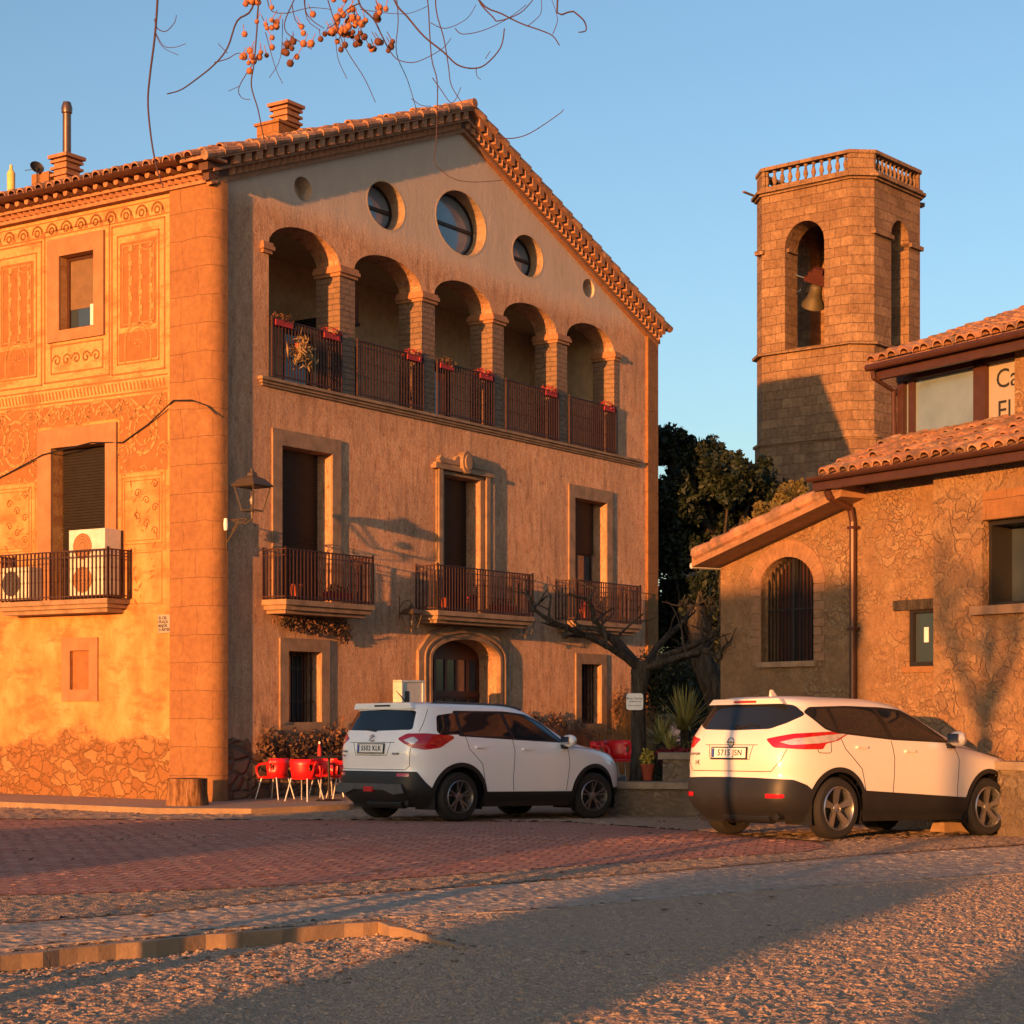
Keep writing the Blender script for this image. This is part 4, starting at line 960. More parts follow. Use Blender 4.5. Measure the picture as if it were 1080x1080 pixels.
for (t_, w_, r_, h_, lab, pl) in (
    (1.62, -.4, .11, .22, 'terracotta pot at the left end of the first balcony', None), (5.95, -.38, .1, .2, 'terracotta pot at the left of the middle balcony', None),
    (6.85, -.38, .1, .2, 'terracotta pot in the middle of the central balcony', (M['leafred'], .08, .1)), (11.0, -.38, .12, .2, 'terracotta pot at the left of the right balcony', (M['leafred'], .1, .12))):
    pot(hw(t_, w_, 3.38), r_, h_, lab, pl, seed=int(t_ * 10))
names_ = ['first', 'second', 'third', 'fourth', 'fifth']
for i, (a, b) in enumerate(gal):
    for j, f_ in enumerate((.16, .84)):
        if (i, j) in ((1, 0), (3, 0), (4, 0)): continue
        o = root('flower_box', hw(a + (b - a) * f_, -.02, 7.98), RZ, 'red flower box on the %s part of the gallery railing in the %s arch' % (('left', 'right')[j], names_[i]), 'flower box', 'flower boxes along the gallery railing')
        MB().box(-.22, .22, -.07, .07, 0, .10).build('box', M['leafred'], o)
        leafclump('flowers', [(0, 0, .14, .3, .13, .10)], 130, .03, M['leafred'] if j else M['drybush'], o, 10 * i + j)
o = root('hanging_plant', hw(2.1, -.12, 7.62), RZ, 'dry straw coloured plant hanging in front of the first gallery railing', 'plant')
leafclump('foliage', [(0, 0, 0, .34, .16, .3)], 220, .11, M['straw'], o, 5, 1.0, .2, .12)
MB().lathe([(.001, -.02), (.1, 0), (.13, .15), (.001, .15)], 12, Matrix.Translation((0, .03, -.02))).build('pot', M['terracotta'], o)
for t_, lab in ((2.75, 'red planting trough on the floor of the first balcony'), (7.9, 'red planting trough on the floor of the middle balcony')):
    o = root('plant_trough', hw(t_, -.36, 3.38), RZ, lab, 'plant trough')
    MB().box(-.3, .3, -.1, .1, 0, .14).build('trough', M['leafred'], o); leafclump('plant', [(0, 0, .18, .33, .12, .1)], 100, .035, M['drybush'], o, 3)
o = root('menu_cabinet', hw(4.75, -.42, .0), RZ, 'pale free standing display cabinet left of the arched entrance', 'cabinet')
MB().box(-.3, .3, -.08, .08, .1, 1.98).build('panel', M['acwhite'], o); MB().box(-.34, -.3, -.1, .1, 0, 2.0).box(.3, .36, -.1, .1, 0, 2.0).box(-.34, .36, -.1, .1, 1.98, 2.02).build('frame', M['steel'], o)  # opaque pale panel stands in for sky reflected in glass
MB().box(-.22, -.1, -.085, -.081, 1.5, 1.82).build('notice', M['ink'], o)

# ------------------------------------------------------------------ cafe
KO = Vector((6.3, 22.9, 0)); kx = Vector((.5206, -.8538)); ky = Vector((.8538, .5206))
cafe = frame_root('cafe_building', KO, kx, 'two storey rubble stone cafe with tiled roofs, lean-to and arched gate', 'building')
def kb(mb_, s0, s1, w0, w1, z0, z1, T=None): return mb_.box(-s1, -s0, w0, w1, z0, z1, T=T)
def kp(P): return [(-s_, z) for s_, z in P]
M['rubble_big'] = rubble('large_rubble', [(.30, .165, .085), (.46, .28, .145), (.36, .19, .095), (.26, .15, .09)], (.38, .24, .13), (2.2, 2.2, 3.6), .035, .022, .6)
mb = MB(); mb.prism([kp(rect(-9, 1.41, -.8, 4.75)), kp(rect(-.9, .55, 2.81, 3.89))], -.10, .5); mb.build('front_wall', M['rubble_big'], cafe, fix=True)
mb = MB(); mb.prism([kp([(1.38, -.8), (3.2, -.8), (3.2, 4.9), (1.38, 4.9)]), kp(rect(1.5, 2.1, 2.08, 2.83))], .12, .5)
mb.prism([kp([(3.2, -.8), (6.18, -.8), (6.18, 3.66), (3.2, 4.32)]), kp(arch(4.01, 5.2, 2.2, 3.3, 3.72))], .121, .5)
kb(mb, 5.8, 6.18, .5, 4.5, -.8, 3.55); mb.build('side_range_wall', M['rubble'], cafe, fix=True)
mb = MB(); kb(mb, 2.8, 3.2, .5, 7, -.8, 4.9); kb(mb, 2.8, 3.2, 1.2, 7, 4.9, 6.2); kb(mb, -9, 3.2, 6.8, 7, -.8, 5.5); kb(mb, -9, -8.7, .5, 7, -.8, 6.2); mb.build('end_walls', M['rubble'], cafe)
# brick ring of the arched gate
mb = MB(); n_ = 16; a_ = .6; c_ = 4.605
o_ = [(c_ + (a_ + .24) * math.cos(math.pi * i / n_), 3.3 + (.42 + .24) * math.sin(math.pi * i / n_)) for i in range(n_ + 1)] + [(c_ - a_ * math.cos(math.pi * i / n_), 3.3 + .42 * math.sin(math.pi * i / n_)) for i in range(n_ + 1)]
M['voussoir'] = plain('voussoir_brick', (.31, .165, .085), .92, var=.35, sc=8, bump=.01)
mb.prism([kp(o_)], .10, .2)
for i in range(n_ + 6):
    a = math.pi * (i + .5) / (n_ + 6); mb.box(-.004, .004, .094, .102, 0, .24, T=Matrix.Translation((-(c_ + a_ * math.cos(a)), 0, 3.3 + .42 * math.sin(a))) @ Matrix.Rotation(-(math.pi / 2 - a) * -1 if False else (a - math.pi / 2), 4, 'Y'))
for z in range(9):
    for s_ in (3.78, 5.2):
        dx = .06 * (z % 2); kb(mb, s_ + (0 if s_ > 5 else dx), s_ + .23 - (dx if s_ > 5 else 0), .105, .2, 2.2 + z * .122, 2.31 + z * .122)
mb.build('gate_surround', M['voussoir'], cafe, fix=True)
mb = MB()
for i in range(15):
    s_ = 4.05 + i * .0805; top = 3.3 + .42 * math.sqrt(max(0, 1 - ((s_ - c_) / .6) ** 2)); kb(mb, s_ - .009, s_ + .009, .24, .26, 2.2, top)
for z in (2.95,): kb(mb, 4.01, 5.2, .235, .265, z, z + .025)
kb(mb, 4.57, 4.63, .23, .27, 2.2, 3.7)
g_ = mb.build('iron_gate', M['darkiron'], cafe)
MB().prism([kp(arch(4.01, 5.2, 2.2, 3.3, 3.72))], .44, .46).build('gate_backing', M['brownwood'], cafe, fix=True)
mb = MB(); kb(mb, 3.95, 5.25, .06, .45, 2.12, 2.2); mb.build('gate_sill', M['frame'], cafe)
# window of the right section: deep dark frame, sliding leaf
mb = MB(); mb.prism([kp(rect(-.9, .55, 2.81, 3.89)), kp(rect(-.84, .50, 2.86, 3.83))], .02, .42); w_ = mb.build('window', M['darkiron'], cafe, fix=True)
mb = MB(); kb(mb, -.84, .5, .38, .40, 2.86, 3.83); mb.build('pane', M['glass'], w_)
mb = MB(); kb(mb, .0, .03, .3, .38, 2.86, 3.83); mb.build('window_bar', M['acwhite'], w_)
mb = MB(); kb(mb, -1.0, .66, -.2, .12, 2.7, 2.81); mb.build('window_sill', M['frame'], cafe)
mb = MB(); kb(mb, -1.1, .52, -.12, .1, 3.895, 4.25); mb.build('lintel', M['quoin'], cafe)
mb = MB(); mb.prism([kp(rect(1.5, 2.1, 2.08, 2.83)), kp(rect(1.54, 2.04, 2.14, 2.79))], .14, .3); w_ = mb.build('small_window', M['darkiron'], cafe, fix=True)
mb = MB(); kb(mb, 1.54, 2.04, .2, .22, 2.14, 2.79); mb.build('pane', M['glass'], w_)
mb = MB(); kb(mb, 1.80, 1.88, .19, .198, 2.40, 2.60); mb.build('notice', M['signwhite'], w_)
mb = MB(); kb(mb, 1.42, 2.35, .07, .3, 2.835, 2.97); mb.build('wooden_lintel', M['bark'], cafe)
mb = MB(); kb(mb, 1.42, 2.2, .09, .3, 2.0, 2.078); mb.build('window_sill', M['quoin'], cafe)
# lower roof
def kroof(name, s0, s1, w0, w1, z0, sl_, nuv, seed, drop=.0):
    mb = MB(); z1 = z0 + sl_ * (w1 - w0)
    mb.hexa([(-s1, w0, z0), (-s0, w0, z0), (-s0, w1, z1), (-s1, w1, z1), (-s1, w0, z0 + .06), (-s0, w0, z0 + .06), (-s0, w1, z1 + .06), (-s1, w1, z1 + .06)])
    nu = int((s1 - s0) / .215); L_ = (w1 - w0) * math.hypot(1, sl_); nv = max(1, round(L_ / .4))
    tiles(mb, (-s1, w1, z1 + .06), (1, 0, 0), (0, -1, -sl_), nu, nv, .215, L_ / nv, .088, .012, seed)
    return mb.build(name, M['tile'], cafe)
kroof('lower_roof', -9, 3.26, -.42, 1.02, 4.66, .42, 0, 5)
mb = MB(); kb(mb, -9, 3.36, -.47, -.40, 4.52, 4.715)
for i in range(10):
    a0, a1 = math.pi + math.pi * i / 10, math.pi + math.pi * (i + 1) / 10
    p0 = (-.52 + .06 * math.cos(a0), 4.69 + .06 * math.sin(a0)); p1 = (-.52 + .06 * math.cos(a1), 4.69 + .06 * math.sin(a1))
    mb.add([(9, p0[0], p0[1]), (9, p1[0], p1[1]), (-3.38, p1[0], p1[1]), (-3.38, p0[0], p0[1])], [(0, 1, 2, 3)])
kb(mb, -9, 3.3, -.36, .1, 4.58, 4.62)
mb.build('gutter', M['brownmetal'], cafe)
mb = MB(); mb.tube([(-3.12, -.42, 4.5), (-3.12, -.38, 4.42), (-3.12, .0, 4.28), (-3.12, .05, 4.1), (-3.12, .05, 0)], .05, 10)
for z in (4.0, 2.6, 1.2): mb.box(-3.19, -3.05, .0, .12, z, z + .04)
mb.build('downpipe', M['brownmetal'], cafe)
# upper storey
mb = MB(); kb(mb, -9, .95, .9, 1.4, 4.9, 6.6); mb.build('upper_wall', M['rubble'], cafe)
mb = MB(); kb(mb, 3.08, 3.2, .95, 1.15, 4.9, 6.25); kb(mb, 1.5, 1.72, .93, 1.15, 4.9, 6.25); kb(mb, .95, 3.2, .93, 1.15, 6.12, 6.24); kb(mb, 1.72, 3.08, .95, 1.12, 4.9, 5.25); kb(mb, 2.9, 3.0, .97, 1.1, 5.2, 6.3)
f = mb.build('upper_window', M['brownmetal'], cafe)
mb = MB(); kb(mb, 1.72, 3.08, 1.02, 1.04, 5.2, 6.25); mb.build('pane', M['bluepane'], f)
mb = MB(); kb(mb, 2.7, 3.5, 1.2, 6.9, 6.0, 6.1); mb.build('upper_ceiling', M['brownmetal'], cafe)
sg = MB(); kb(sg, .9, 1.5, 1.0, 1.06, 5.2, 6.2); so2 = sg.build('sign_panel', M['signcream'], cafe)
TK = Matrix.Rotation(R(90), 4, 'X')
for body, s_, z in (('Ca', 1.17, 5.88), ('El', 1.22, 5.46)):
    text('lettering', body, .36, Matrix.Translation((-s_, .992, z)) @ TK, M['ink'], so2)
mb = MB(); kb(mb, -9, 3.22, .55, .62, 6.12, 6.30); kb(mb, -9, 3.2, .62, 1.3, 6.25, 6.29)
mb.build('eave_board', M['brownmetal'], cafe)
kroof('upper_roof', -9, 3.3, .5, 5.0, 6.30, .34, 0, 9)
mb = MB(); mb.tube([(-3.2, .48, 6.28), (-3.2, .5, 6.15), (-3.22, .9, 6.0), (-3.22, .92, 5.0)], .035, 8); mb.tube([(-3.28, .45, 6.29), (9, .45, 6.29)], .05, 8); mb.build('upper_gutter', M['brownmetal'], cafe)
# lean-to roof
mb = MB(); s0, s1 = 2.95, 6.32; sl_ = .222; z_ = lambda s_: 4.36 - sl_ * (s_ - 3.2)
mb.hexa([(-s1, -.32, z_(s1)), (-s0, -.32, z_(s0)), (-s0, 4.6, z_(s0)), (-s1, 4.6, z_(s1)), (-s1, -.32, z_(s1) + .16), (-s0, -.32, z_(s0) + .16), (-s0, 4.6, z_(s0) + .16), (-s1, 4.6, z_(s1) + .16)])
mb.build('leanto_eave', M['voussoir'], cafe)
mb = MB(); tiles(mb, (-s0, -.30, z_(s0) + .17), (0, 1, 0), (-1, 0, -sl_), 20, 9, .235, (s1 - s0) * 1.024 / 9, .09, .01, 4)
for j in range(7):
    a = Vector((-s0 - j * .47, -.28, z_(s0 + j * .47) + .17)); b = a + Vector((-.49, 0, -.49 * sl_ + .015)); mb.tube([a, b], [.09, .11], 10)
mb.build('leanto_roof', M['tile'], cafe)
MB().tube([(-6.36, -.3, z_(6.36) + .03), (-6.36, 4.4, z_(6.36) + .03)], .045).build('leanto_gutter', M['steel'], cafe)
o = root('stone_ledge', KO + Vector((kx.x, kx.y, 0)) * .1, math.atan2(kx.y, kx.x), 'low grey stone ledge along the foot of the cafe wall', 'ledge')
MB().box(0, 8, -.5, -.02, -.3, .78).build('body', M['greystone'], o); MB().box(-.04, 8, -.56, -.02, .78, .88).build('capping', M['granite'], o)

# ------------------------------------------------------------------ bell tower
TX = Vector((.6482, .7614)); tower = frame_root('bell_tower', (10.594, 55.39, -.07), TX, 'square sandstone bell tower with chamfered corners, arched openings and balustrade', 'tower')
tower.scale = (1.045,) * 3
SX, SY, CH, TW = 3.75, 4.0, .5, .7
def octa(e=0.0, c=CH):
    return [(c, -e), (SX - c, -e), (SX + e, c), (SX + e, SY - c), (SX - c, SY + e), (c, SY + e), (-e, SY - c), (-e, c)]
def oring(mb_, z0, z1, e, inner=TW, c=CH):
    P = octa(e, c - e * .4); Q = [(inner, inner), (SX - inner, inner), (SX - inner, inner), (SX - inner, SY - inner), (SX - inner, SY - inner), (inner, SY - inner), (inner, SY - inner), (inner, inner)]
    vs = [(x, y, z0) for x, y in P] + [(x, y, z1) for x, y in P]; n_ = 8
    fs = [(i, (i + 1) % n_, n_ + (i + 1) % n_, n_ + i) for i in range(n_)] + [tuple(range(n_))[::-1], tuple(range(n_, 2 * n_))]
    mb_.add(vs, fs)
tb = MB(); oring(tb, -1.5, 9.3, .06); oring(tb, 9.38, 11.98, 0.0)
# belfry stage: four walls with openings, chamfer posts
RZ0, RZ1 = 12.06, 16.75
ty = Matrix(((0, -1, 0, 0), (1, 0, 0, 0), (0, 0, 1, 0), (0, 0, 0, 1)))     # prism x->y, y->-x
tb.prism([rect(CH, SX - CH, RZ0, RZ1), arch(1.49, 2.56, RZ0 + .001, 15.3, 15.86)], 0, TW)
tb.prism([rect(CH, SX - CH, RZ0, RZ1), arch(1.3, 2.4, RZ0 + .001, 15.3, 15.86)], SY - TW, SY)
tb.prism([rect(CH, SY - CH, RZ0, RZ1), arch(1.36, 2.70, RZ0 + .001, 15.1, 15.8)], 0, -TW, T=ty)
tb.prism([rect(CH, SY - CH, RZ0, RZ1)], -(SX - TW), -SX, T=ty)
for (cx_, cy_, sx, sy) in ((0, 0, 1, 1), (SX, 0, -1, 1), (0, SY, 1, -1), (SX, SY, -1, -1)):
    P = [(cx_ + sx * CH, cy_), (cx_ + sx * CH, cy_ + sy * CH * .99), (cx_, cy_ + sy * CH)]
    P = [(cx_ + sx * CH, cy_), (cx_ + sx * (CH + .2), cy_ + sy * TW * .9), (cx_ + sx * TW * .9, cy_ + sy * (CH + .2)), (cx_, cy_ + sy * CH)]
    tb.add([(x, y, RZ0) for x, y in P] + [(x, y, RZ1) for x, y in P], [(0, 1, 5, 4), (1, 2, 6, 5), (2, 3, 7, 6), (3, 0, 4, 7), (3, 2, 1, 0), (4, 5, 6, 7)])
tb.build('tower_walls', M['tower'], tower, fix=True)
for z0, z1, e in ((9.30, 9.38, .12), (11.98, 12.06, .14), (6.4, 6.5, .12)):
    st = MB(); oring(st, z0, z1, e); st.build('string_course', M['tower'], tower, fix=True)
st = MB(); oring(st, 16.75, 16.82, .08); oring(st, 16.82, 16.9, .17); oring(st, 16.9, 17.0, .08); st.build('tower_cornice', M['tower'], tower, fix=True)
for q in ((.4, 1.49, -.1, .3, 15.18, 15.3), (2.56, SX - .45, -.1, .3, 15.18, 15.3), (-.1, .1, 3.4, SY - .3, 15.02, 15.14), (.1, .6, 2.62, 2.76, 15.0, 15.1)):
    MB().box(*q).build('impost', M['tower'], tower)
MB().box(-.35, .3, -.1, .1, 16.72, 16.84, T=Matrix.Translation((SX, .5, 0)) @ Matrix.Rotation(R(150), 4, 'Z')).build('rain_spout', M['tower'], tower)
MB().box(-.25, .3, -.03, .03, 16.93, 16.98, T=Matrix.Translation((0, SY, 0))).build('rain_spout', M['tower'], tower)
pf = [(.001, 17.0), (.07, 17.0), (.07, 17.05), (.035, 17.08), (.075, 17.2), (.07, 17.26), (.035, 17.38), (.04, 17.44), (.065, 17.46), (.065, 17.5), (.001, 17.5)]
for i in range(11):
    y = .72 + i * .268
    for x in (.12, SX - .12): MB().lathe(pf, 8, Matrix.Translation((x, y, 0))).build('baluster', M['tower'], tower, 50)
for i in range(11):
    x = .68 + i * .24
    for y in (.12, SY - .12): MB().lathe(pf, 8, Matrix.Translation((x, y, 0))).build('baluster', M['tower'], tower, 50)
cp = MB()
def oct_wall(z0, z1, e, th):
    P = octa(e); Q = octa(-th, CH + .05)
    vs = [(x, y, z) for z in (z0, z1) for x, y in P] + [(x, y, z) for z in (z0, z1) for x, y in Q]
    fs = []
    for i in range(8):
        j = (i + 1) % 8; fs += [(i, j, 8 + j, 8 + i), (16 + j, 16 + i, 24 + i, 24 + j), (8 + i, 8 + j, 24 + j, 24 + i), (j, i, 16 + i, 16 + j)]
    cp.add(vs, fs)
oct_wall(17.5, 17.6, .06, .26)
for (cx_, cy_, sx, sy) in ((0, 0, 1, 1), (SX, 0, -1, 1), (0, SY, 1, -1), (SX, SY, -1, -1)):
    P = [(cx_ + sx * (CH + .1), cy_ + sy * .001), (cx_ + sx * (CH + .1), cy_ + sy * .24), (cx_ + sx * .3, cy_ + sy * (CH + .0)), (cx_ + sx * .24, cy_ + sy * (CH + .1)), (cx_ + sx * .001, cy_ + sy * (CH + .1)), (cx_, cy_ + sy * CH), (cx_ + sx * CH, cy_)]
    n_ = 7; cp.add([(x, y, 17.0) for x, y in P] + [(x, y, 17.5) for x, y in P], [(i, (i + 1) % n_, n_ + (i + 1) % n_, n_ + i) for i in range(n_)])
cp.build('balustrade_coping', M['tower'], tower, fix=True)
# bell in the left opening
o = root('church_bell', tower.matrix_basis @ Vector((0, 0, 0)) , 0, 'bronze bell tilted in the left arch of the tower', 'bell')
tm = Matrix.Translation((10.594, 55.39, .5)) @ Matrix.Rotation(math.atan2(TX.y, TX.x), 4, 'Z')
o.location = tm @ Vector((.42, 1.93, 14.05)); o.rotation_euler = (R(26), R(-28), math.atan2(TX.y, TX.x))
MB().lathe([(.001, -.02), (.14, -.03), (.19, -.1), (.2, -.3), (.25, -.5), (.35, -.68), (.37, -.74), (.34, -.74), (.24, -.52), (.18, -.3), (.16, -.12), (.001, -.08)], 28).build('bell_body', M['brass'], o, 60)
MB().tube([(0, 0, -.1), (0, 0, -.7)], [.015, .03]).lathe([(.001, -.78), (.05, -.74), (.05, -.68), (.001, -.64)], 10).build('clapper', M['darkiron'], o)
MB().box(-.09, .09, -.42, .42, .0, .14).box(-.12, .12, -.3, .3, .14, .34).box(-.1, .1, -.16, .16, .34, .5).build('headstock', M['brownwood'], o)
MB().tube([(0, -.75, .06), (0, .75, .06)], .025).tube([(0, .45, .1), (0, .5, -.35), (-.3, .5, -.4)], .02).build('axle', M['chrome'], o)

# ------------------------------------------------------------------ cars
def sdf(P, x, y):
    """signed distance to polygon, negative inside (vectorised)"""
    P = np.array(P, float); d = np.full(x.shape, 1e9); ins = np.zeros(x.shape, bool); j = len(P) - 1
    for i in range(len(P)):
        ax, ay = P[j]; bx, by = P[i]; ex, ey = bx - ax, by - ay
        t = np.clip(((x - ax) * ex + (y - ay) * ey) / (ex * ex + ey * ey + 1e-12), 0, 1)
        d = np.minimum(d, np.hypot(x - ax - t * ex, y - ay - t * ey))
        c = ((by > y) != (ay > y)) & (x < (ax - bx) * (y - by) / (ay - by + 1e-12) + bx); ins ^= c; j = i
    return np.where(ins, -d, d)
def rounded(P, r=.03, n=3):
    out = []; m_ = len(P)
    for i in range(m_):
        a, b, c = (np.array(P[k % m_], float) for k in (i - 1, i, i + 1))
        u = (a - b) / np.linalg.norm(a - b); v = (c - b) / np.linalg.norm(c - b); q_ = min(r, np.linalg.norm(a - b) * .4, np.linalg.norm(c - b) * .4)
        for k in range(n + 1):
            t = k / n; out.append(tuple((1 - t) ** 2 * (b + u * q_) + 2 * t * (1 - t) * b + t * t * (b + v * q_)))
    return out
PAIRED = ('rear_quarter_window', 'rear_door_window', 'front_door_window', 'window_trim', 'clear_lens', 'tail_light', 'headlight', 'rear_door', 'front_door', 'reflector')
def car_body(prof, regions_fn, parent, nv=120, nu=340, body='white_paint'):
    K = np.array(prof, float); s_ = np.concatenate([[0], np.cumsum(np.hypot(np.diff(K[:, 0]), np.hypot(np.diff(K[:, 1]), np.hypot(np.diff(K[:, 2]) * .6, np.diff(K[:, 3])))))])
    sv = np.linspace(0, s_[-1], nv); rows = np.stack([np.interp(sv, s_, K[:, i]) for i in range(6)], 1)
    ker = np.array([1, 2, 3, 2, 1.]) / 9; pad = np.pad(rows, ((2, 2), (0, 0)), 'edge')
    sm = sum(ker[k] * pad[k:k + nv] for k in range(5)); sm[0] = rows[0]; sm[-1] = rows[-1]; rows = sm
    th = np.linspace(-math.pi, math.pi, 1441); GX, GY, GZ, GQ = [], [], [], []
    for (z, xr, xf, hw_, nr, nf) in rows:
        c, s2 = np.cos(th), np.sin(th); n_ = np.where(c < 0, nr, nf); xc = (xr + xf) / 2; a = (xf - xr) / 2
        x = xc + a * np.sign(c) * np.abs(c) ** (2 / n_); y = hw_ * np.sign(s2) * np.abs(s2) ** (2 / n_)
        L_ = np.concatenate([[0], np.cumsum(np.hypot(np.diff(x), np.diff(y)))]); u = np.linspace(0, L_[-1], nu + 1)
        GX.append(np.interp(u, L_, x)); GY.append(np.interp(u, L_, y)); GZ.append(np.full(nu + 1, z)); GQ.append(np.minimum(u, L_[-1] - u))
    X, Y, Z, Q = map(np.array, (GX, GY, GZ, GQ))
    regs = regions_fn(X, Y, Z, Q)       # list of (name, material, sdf array, push)
    names = [r[0] for r in regs]; D = np.stack([r[2] for r in regs], -1)
    P = np.stack([X, Y, Z], -1)
    du = np.gradient(P, axis=1); dv = np.gradient(P, axis=0); N = np.cross(du, dv); N /= np.linalg.norm(N, axis=-1)[..., None] + 1e-12
    # outward
    outw = (N[..., 0] * (X - 1.2) + N[..., 1] * Y * 3 + N[..., 2] * .3) ; N[outw < 0] *= -1
    meshes = {n_: ([], [], {}) for n_ in names + ['body']}
    def emit(name, poly):
        if name in PAIRED: name = name + ('#L' if sum(p[1] for p in poly) > 0 else '#R')
        if name not in meshes: meshes[name] = ([], [], {})
        V, Fc, cache = meshes[name]; idx = []
        for p in poly:
            k = (round(p[0], 5), round(p[1], 5), round(p[2], 5))
            if k not in cache: cache[k] = len(V); V.append((tuple(p[:3]), tuple(p[3:6])))
            if not idx or idx[-1] != cache[k]: idx.append(cache[k])
        if len(idx) > 1 and idx[0] == idx[-1]: idx.pop()
        if len(idx) >= 3: Fc.append(tuple(idx))
    A = np.concatenate([P, N, D], -1); nreg = len(names)
    def clip(poly, ch, keep_in):
        out = []
        for i in range(len(poly)):
            a, b = poly[i - 1], poly[i]; da, db = a[ch], b[ch]
            ia, ib = (da < 0) == keep_in, (db < 0) == keep_in
            if ia != ib:
                t = da / (da - db); out.append(a + (b - a) * t)
            if ib: out.append(b)
        return out
    for v in range(nv - 1):
        for u in range(nu):
            poly = [A[v, u], A[v, u + 1], A[v + 1, u + 1], A[v + 1, u]]
            for r in range(nreg):
                ch = 6 + r; ds = [p[ch] for p in poly]
                if min(ds) >= 0: continue
                if max(ds) < 0: emit(names[r], poly); poly = []; break
                emit(names[r], clip(poly, ch, True)); poly = clip(poly, ch, False)
                if len(poly) < 3: poly = []; break
            if poly: emit('body', poly)
    out = {}
    pushes = {r[0]: (r[1], r[3]) for r in regs}; pushes['body'] = (body, 0)
    for n_, (V, Fc, _) in meshes.items():
        if n_ == 'cut' or not Fc: continue
        m_, ps = pushes[n_.split('#')[0]]
        me = bpy.data.meshes.new(n_); me.from_pydata([tuple(np.array(p) + np.array(nn) * ps) for p, nn in V], [], Fc); me.materials.append(M[m_])
        me.shade_smooth(); o = bpy.data.objects.new(n_.split('#')[0], me); COL.objects.link(o); o.parent = parent; out[n_] = o
    def surf(x, z, sd):
        zr = Z[:, 0]; v = np.searchsorted(zr, z) - 1; t = (z - zr[v]) / (zr[v + 1] - zr[v]); ys = []
        for k in (v, v + 1):
            m_ = (Y[k] * sd > 0) ; xs_, yy = X[k][m_], Y[k][m_]; o_ = np.argsort(xs_); ys.append(np.interp(x, xs_[o_], yy[o_]))
        return Vector((x, ys[0] * (1 - t) + ys[1] * t, z))
    def surf_rear(y, z):
        zr = Z[:, 0]; v = np.searchsorted(zr, z) - 1; t = (z - zr[v]) / (zr[v + 1] - zr[v]); xs_ = []
        for k in (v, v + 1):
            m_ = X[k] < .3; yy, xx = Y[k][m_], X[k][m_]; o_ = np.argsort(yy); xs_.append(np.interp(y, yy[o_], xx[o_]))
        return Vector((xs_[0] * (1 - t) + xs_[1] * t, y, z))
    return out, (surf, surf_rear)
def gaps(parent, fns, side_lines, rear_lines, sides=(-1, 1)):
    surf, sr = fns
    def dens(P, st=.04):
        out = []
        for a, b in zip(P[:-1], P[1:]):
            n_ = max(1, int(math.hypot(b[0] - a[0], b[1] - a[1]) / st)); out += [(a[0] + (b[0] - a[0]) * i / n_, a[1] + (b[1] - a[1]) * i / n_) for i in range(n_)]
        return out + [P[-1]]
    for sd in sides:
        for P in side_lines: MB().tube([surf(x, z, sd) + Vector((0, 0, 0)) for x, z in dens(P)], .0042, 5).build('panel_gap', M['black'], parent)
    for P in rear_lines: MB().tube([sr(y, z) for y, z in dens(P)], .0042, 5).build('panel_gap', M['black'], parent)
def wheel(parent, x, y, r, rimr, wd, side, steer, mt, spokes=5, style=0):
    e = bpy.data.objects.new('wheel', None); COL.objects.link(e); e.empty_display_size = .1; e.parent = parent
    e.location = (x, y, r); e.rotation_euler = (0, 0, steer)
    T = Matrix.Rotation(R(90) * (1 if side < 0 else -1), 4, 'X')      # z of lathe -> outward
    MB().lathe([(rimr, -wd / 2), (r - .03, -wd / 2), (r - .008, -wd / 2 + .03), (r, -wd / 4), (r, wd / 4), (r - .008, wd / 2 - .03), (r - .035, wd / 2), (rimr + .01, wd / 2 + .004), (rimr, wd / 2 - .01)], 48, T).build('tyre', M['tyre'], e, 40)
    rm = MB(); rm.lathe([(rimr, -wd / 2), (rimr, wd / 2 - .005), (rimr - .014, wd / 2 + .004), (rimr - .022, wd / 2 - .012), (rimr - .03, -.02), (rimr - .03, -wd / 2)], 48, T)
    rm.lathe([(.001, wd / 2 - .02), (.03, wd / 2 - .02), (.055, wd / 2 - .03), (.06, wd / 2 - .07)], 20, T)
    for k in range(spokes):
        for q_ in ((-.085, .085) if style == 0 else (0,)):
            A0 = 2 * math.pi * k / spokes + .3
            def pt(rr, off, z): return T @ Vector((rr * math.cos(A0 + off), rr * math.sin(A0 + off), z))
            if style == 0: w0, w1 = .18, .045; o0 = q_ * .6; o1 = q_ * 2.3
            else: w0, w1 = .42, .20; o0, o1 = 0, .06
            z0, z1 = wd / 2 - .035, wd / 2 - .008
            p = [pt(.045, o0 - w0, z0), pt(rimr - .015, o1 - w1, z1), pt(rimr - .015, o1 + w1, z1), pt(.045, o0 + w0, z0)]
            b = [pt(.045, o0 - w0, z0 - .04), pt(rimr - .015, o1 - w1, z1 - .03), pt(rimr - .015, o1 + w1, z1 - .03), pt(.045, o0 + w0, z0 - .04)]
            rm.hexa(b + p)
    rm.build('rim', mt, e, 35, True)
    MB().lathe([(.001, -.01), (rimr - .03, -.01)], 32, T).lathe([(.001, .01), (.13, .01), (.13, -.02)], 24, T).build('brake_disc', M['black'], e)
    return e
